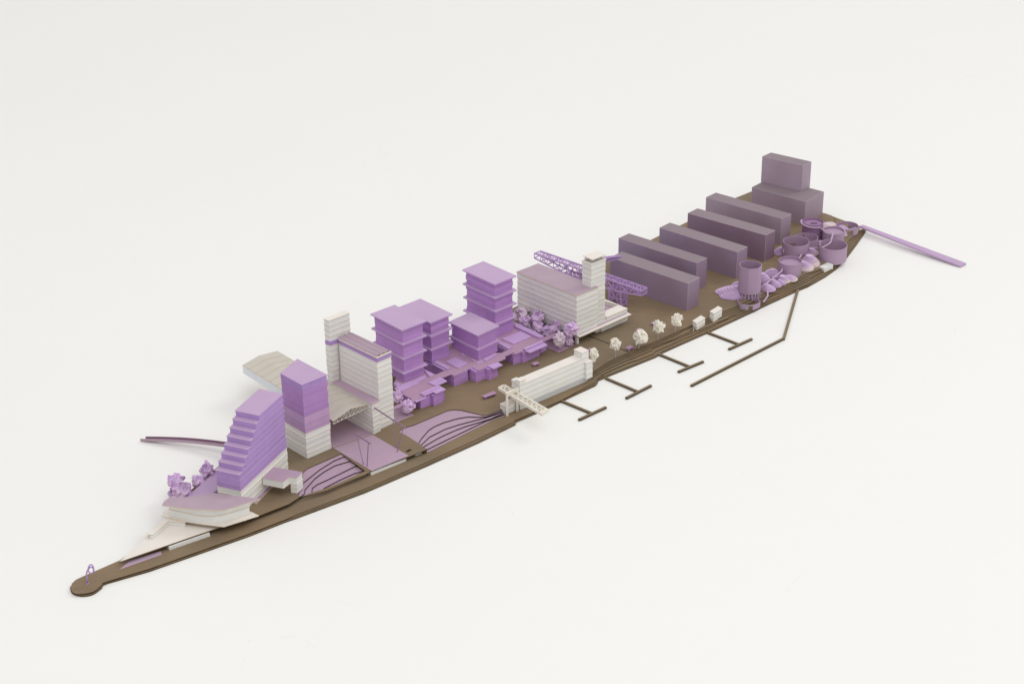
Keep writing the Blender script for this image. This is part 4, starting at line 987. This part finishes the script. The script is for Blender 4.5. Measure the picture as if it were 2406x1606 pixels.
# ---------------------------------------------------------------- cylinders
def cyl(label, rim, hw, zb, bottom, m=TUBE, holes=(), floor=None, name='wall', legs=0, seg=48, rows=6, facets=None, arc=None, sq=1.0, slot=False):
    """open card cylinder; rim = rim centre, bottom = base centre (measured), holes = (segment from, to, row from, to)"""
    b = at(bottom, zb); zr_ = zat((b.x, b.y), rim[1]); r = hw / unit_px((b.x, b.y, zr_))
    o = thing('round_building', label, 'round building', (b.x, b.y, zb), 'open card cylinders among the mounds')
    rn = random.Random(label); ph = rn.uniform(0, 6); 
    def rad(a):
        if facets: # rounded polygon
            s_ = 2 * math.pi / facets; x = ((a + ph) % s_) - s_ / 2; k = math.cos(s_ / 2) / math.cos(x); return r * (0.45 + 0.55 * k) * 1.02
        return r * (1 + 0.02 * math.sin(2 * a + ph))
    mb = MB()
    for j in range(rows + 1):
        for i in range(seg):
            a = 2 * math.pi * i / seg; z_ = zb + (zr_ - zb) * j / rows
            mb.v.append((b.x + rad(a) * math.cos(a), b.y + rad(a) * math.sin(a) * sq, z_))
    for j in range(rows):
        for i in range(seg):
            if any(h[0] <= i < h[1] and h[2] <= j < h[3] for h in holes): continue
            mb.f.append((j * seg + i, j * seg + (i + 1) % seg, (j + 1) * seg + (i + 1) % seg, (j + 1) * seg + i)); mb.m.append(0)
    w_ = mb.build('wall', m, o)
    md = w_.modifiers.new('thick', 'SOLIDIFY'); md.thickness = 0.0065; md.offset = -1
    if floor is not None:
        zf = zb + (zr_ - zb) * floor
        part('floor', [m, m], o, [(b.x + (rad(a) - .011) * math.cos(a), b.y + (rad(a) - .011) * math.sin(a) * sq) for a in [2 * math.pi * i / seg for i in range(seg)]], zf - 0.006, zf)
        if slot:
            p = Vector((b.x + r * .1, b.y - r * .05))
            part('floor_opening_shade', [GAP_SHADE, GAP_SHADE], o, [(p.x - r * .35, p.y - r * .14), (p.x + r * .35, p.y - r * .10), (p.x + r * .3, p.y + r * .12), (p.x - r * .3, p.y + r * .10)], zf + 0.0004, zf + 0.001)  # flat black sheet, the opening's shade put into its colour
    for k in range(legs):
        a = math.pi * (1.02 + 0.98 * k / (legs - 1)) + 0.12
        p = Vector((b.x + (r - .006) * math.cos(a), b.y + (r - .006) * math.sin(a), zb)); q = Vector((p.x + .010 * math.cos(a), p.y + .010 * math.sin(a), ZP - 0.013))
        MB().bar(p, q, 0.016, 0.007).build('leg', m, o)
    return o, b, r, zr_
# segment index: 0 = right (+x), 12 = far side, 24 = left, 36 = front (48 segments)
K1 = cyl('tallest lilac cylinder with rounded facets, raised on a ring of thin legs', (1760.2, 621.3), 26.8, 0.160, (1760.2, 682.0), facets=7, legs=11)
cyl('low open lilac ring with a doorway in front of the tall legged cylinder', (1758.2, 705.7), 27.5, 0.074, (1758.2, 717.2), holes=((35, 38, 0, 5),), facets=6)
K2 = cyl('low lilac cylinder with a pale floor inside, right of the tall legged cylinder', (1854.9, 612.0), 27.8, ZP + .0006, (1854.9, 641.1), floor=0.80)
K3 = cyl('wide lilac cylinder with small square windows in its wall', (1868.5, 566.2), 31.6, ZP + .0006, (1868.5, 601.2), holes=((25, 27, 3, 5), (44, 46, 3, 5), (39, 41, 1, 3), (11, 14, 2, 4)), rows=8)
K4 = cyl('low purple cylinder half hidden behind the windowed cylinder', (1893.0, 557.2), 27.5, ZP + .0006, (1893.0, 580.5), holes=((12, 13, 3, 5),))
K5 = cyl('deep purple cylinder with a ramp wrapped round its rim', (1907.6, 520.3), 24.2, ZP + .0006, (1907.6, 558.1), m=TUBED, floor=0.90, slot=True)
K6 = cyl('purple cylinder with a round window between the ramped and the widest cylinder', (1956.7, 541.2), 25.2, ZP + .0006, (1956.7, 567.8), floor=0.86, holes=((8, 10, 3, 5),))
K7 = cyl('widest lilac cylinder, standing at the water edge over a white slab', (1955.7, 574.4), 33.2, 0.085, (1955.7, 608.8))
K8 = cyl('low purple ring with square openings at the far tip near the bridge', (1989.9, 529.7), 26.2, 0.095, (1989.9, 545.0), holes=((10, 14, 1, 4), (35, 39, 1, 5)), m=TUBE)

# ---------------------------------------------------------------- stepped mounds: stacked discs
def mound(label, bc, bw_, tc_, tw_, n_, m=HILL, zb=ZP, seed=0, m2=None, lobes=0.0, dz=None):
    b = at(bc, zb); zt__ = zb + dz if dz else zat((b.x, b.y), tc_[1])
    zt__ = max(zt__, zb + 0.03); px_ = unit_px(b); sx = (tc_[0] - bc[0]) / px_
    o = thing('mound', label, 'stepped mound', (b.x, b.y, zb), 'stepped mounds of stacked discs')
    rn = random.Random(seed * 17 + 3); ph = rn.uniform(0, 6)
    n_ = max(4, round(n_ * 0.7)); bw_ *= 1.16; tw_ *= 1.1
    h_ = (zt__ - zb) / n_
    for i in range(n_):
        t = i / (n_ - 1) if n_ > 1 else 0; te = t ** 1.35
        r = (bw_ + (tw_ - bw_) * te) / px_; cx, cy = b.x + sx * te, b.y
        P = []
        for k in range(26):
            a = 2 * math.pi * k / 26; rr = r * (1 + lobes * math.sin(3 * a + ph) * (1 - t) + 0.02 * math.sin(5 * a + ph * 2))
            P.append((cx + rr * math.cos(a), cy + rr * math.sin(a)))
        mm = m if not m2 else (m2 if t < .35 else (HILLM if t < .68 else m))
        part('disc', [mm, mm], o, P, zb + 0.0006 + (i + 0.27) * h_, zb + 0.0006 + (i + 1) * h_)
        part('spacer', [mm, mm], o, inset(P, min(0.013, r * 0.3)), zb + 0.0006 + i * h_, zb + 0.0006 + (i + 0.27) * h_)
    return o
mound('large fan-shaped lilac stepped mound left of the tall legged cylinder', (1714.1, 688.2), 26.5, (1729.4, 671.8), 6, 11, seed=1, lobes=0.10)
mound('lower front lobe of the lilac fan-shaped mound left of the low ring', (1717.1, 694.8), 23.0, (1729.4, 683.1), 6, 9, seed=2, lobes=0.06)
mound('small lilac mound peeking out behind the tall cylinder on its left', (1730.4, 670.8), 10.0, (1733.0, 662.1), 3, 7, seed=3)
mound('lilac stepped mound against the right side of the tall legged cylinder', (1793.7, 660.6), 16.0, (1789.6, 641.7), 6, 10, seed=4)
mound('flat-topped lilac stepped mound standing alone behind the walkway', (1814.6, 644.3), 17.0, (1815.6, 632.6), 6.5, 8, seed=5)
mound('lilac stepped mound crossed by the bent walkway near the quay steps', (1804.9, 680.0), 15.5, (1798.8, 667.2), 4.5, 9, seed=6)
mound('lilac stepped mound just right of the bent walkway', (1822.2, 671.3), 12.5, (1816.6, 657.0), 4, 9, seed=7)
mound('small lilac stepped mound in the middle of the mound cluster', (1836.0, 666.7), 9.5, (1832.4, 657.0), 4, 7, seed=8)
mound('smallest lilac stepped mound at the back of the cluster under the walkway', (1825.3, 655.5), 7.5, (1824.3, 649.4), 4, 5, seed=9)
mound('lilac stepped mound fading to pink with a round flat top', (1842.1, 661.1), 12.5, (1838.1, 647.3), 6.5, 9, seed=10, m2=HILLP)
mound('rightmost stepped mound of the front cluster, pale pink at its foot', (1858.1, 656.4), 14.0, (1854.3, 647.0), 7.5, 8, seed=11, m2=HILLP)
mound('large pale pink stepped cone between the low and the widest cylinder', (1904.1, 620.6), 20.0, (1900.2, 599.6), 7, 15, seed=12, m=HILL, m2=HILLP)
mound('pale pink stepped cone beside the low cylinder with the pale floor', (1890.7, 630.2), 19.0, (1886.8, 614.5), 5.5, 12, seed=13, m=HILL, m2=HILLP)
mound('stepped pink mound between the windowed and the widest cylinder', (1907.9, 596.7), 13.0, (1906.0, 584.3), 5.5, 9, seed=14, m=HILL, m2=HILLP)
mound('stepped lilac mound tucked behind the left side of the windowed cylinder', (1831.4, 595.8), 12.5, (1834.2, 581.4), 5, 8, seed=15)
mound('pale flat-topped stepped mound behind the ramped purple cylinder', (1946.2, 531.3), 16.5, (1950.9, 525.9), 11.5, 5, seed=16, m=HILLP)
mound('small lilac stepped mound inside the low ring at the far tip', (1977.7, 537.4), 13.0, (1973.9, 530.1), 6, 6, seed=17)
mound('narrow pale stepped cone squeezed beside the low ring at the far tip', (1982.1, 553.7), 7.5, (1979.6, 537.4), 2.5, 9, seed=18, m=HILLP)
mound('ragged stack of lilac discs between the ramped and the widest cylinder', (1927.0, 573.8), 9.5, (1927.0, 566.1), 5, 6, seed=19, lobes=0.2)

# ---------------------------------------------------------------- thin walkways
def walkway(label, path, w_=0.020, t_=0.006, m=TUBE):
    p0 = at(path[0][0], path[0][1]); o = thing('walkway', label, 'walkway', (p0.x, p0.y, p0.z), 'thin lilac walkways between the cylinders')
    MB().ribbon([at(p, z) for p, z in path], w_, t_).build('deck', m, o); return o
WALK = mat('walkway_card', (0.50, 0.36, 0.49), rough=0.7)
walkway('bent lilac walkway ramp descending over the mounds to the quay steps', [((1838.1, 630.5), .20), ((1837.3, 636.6), .195), ((1802.9, 664.2), .16), ((1803.9, 695.3), .10), ((1793.7, 710.4), .075)], m=WALK)
walkway('short curled ramp between the windowed and the low pale-floored cylinder', [((1881.3, 596.9), .19), ((1882.2, 600.9), .19), ((1880.4, 604.0), .185), ((1876.4, 606.7), .18)], m=WALK)
walkway('curved ramp hanging inside the low pale-floored cylinder', [((1867.9, 607.6), .22), ((1872.0, 613.4), .215), ((1874.2, 619.6), .21)], m=WALK)
zk7 = K7[3] + 0.004
walkway('long curved walkway crossing the rims of the widest and the round-windowed cylinder', [((1932.8, 540.4), zk7), ((1940.4, 541.2), zk7), ((1951.6, 544.5), zk7), ((1957.2, 549.4), zk7), ((1955.7, 555.5), zk7), ((1953.5, 562.7), zk7), ((1952.4, 568.0), zk7 - .02), ((1947.6, 573.4), zk7 - .03), ((1938.4, 578.5), zk7 - .035), ((1931.7, 581.5), zk7 - .035)], m=WALK)
walkway('thin straight walkway joining the windowed and the widest cylinder', [((1900.6, 582.0), .2), ((1923.6, 582.7), .2)], w_=0.013, m=WALK)
zk5 = K5[3] - 0.012; cpt = K5[1]; rr5 = K5[2]
arcp = [Vector((cpt.x + rr5 * 1.13 * math.cos(a), cpt.y + rr5 * 1.13 * math.sin(a), zk5 - 0.022 * k / 20)) for k, a in enumerate([math.radians(150 + 150 * i / 20) for i in range(21)])]
o = thing('walkway', 'curved ramp wrapped round the rim of the deep purple cylinder', 'walkway', arcp[0], 'thin lilac walkways between the cylinders')
MB().ribbon(arcp + [at((1930.7, 538.7), zk5 - .04), at((1935.3, 540.2), zk5 - .05)], 0.02, 0.012).build('deck', WALK, o)
walkway('curved walkway leading into the low ring at the far tip', [((1982.2, 539.7), .16), ((1991.4, 539.7), .16), ((2000.6, 538.7), .16), ((2006.7, 536.6), .165), ((2011.8, 534.6), .17)], m=WALK)
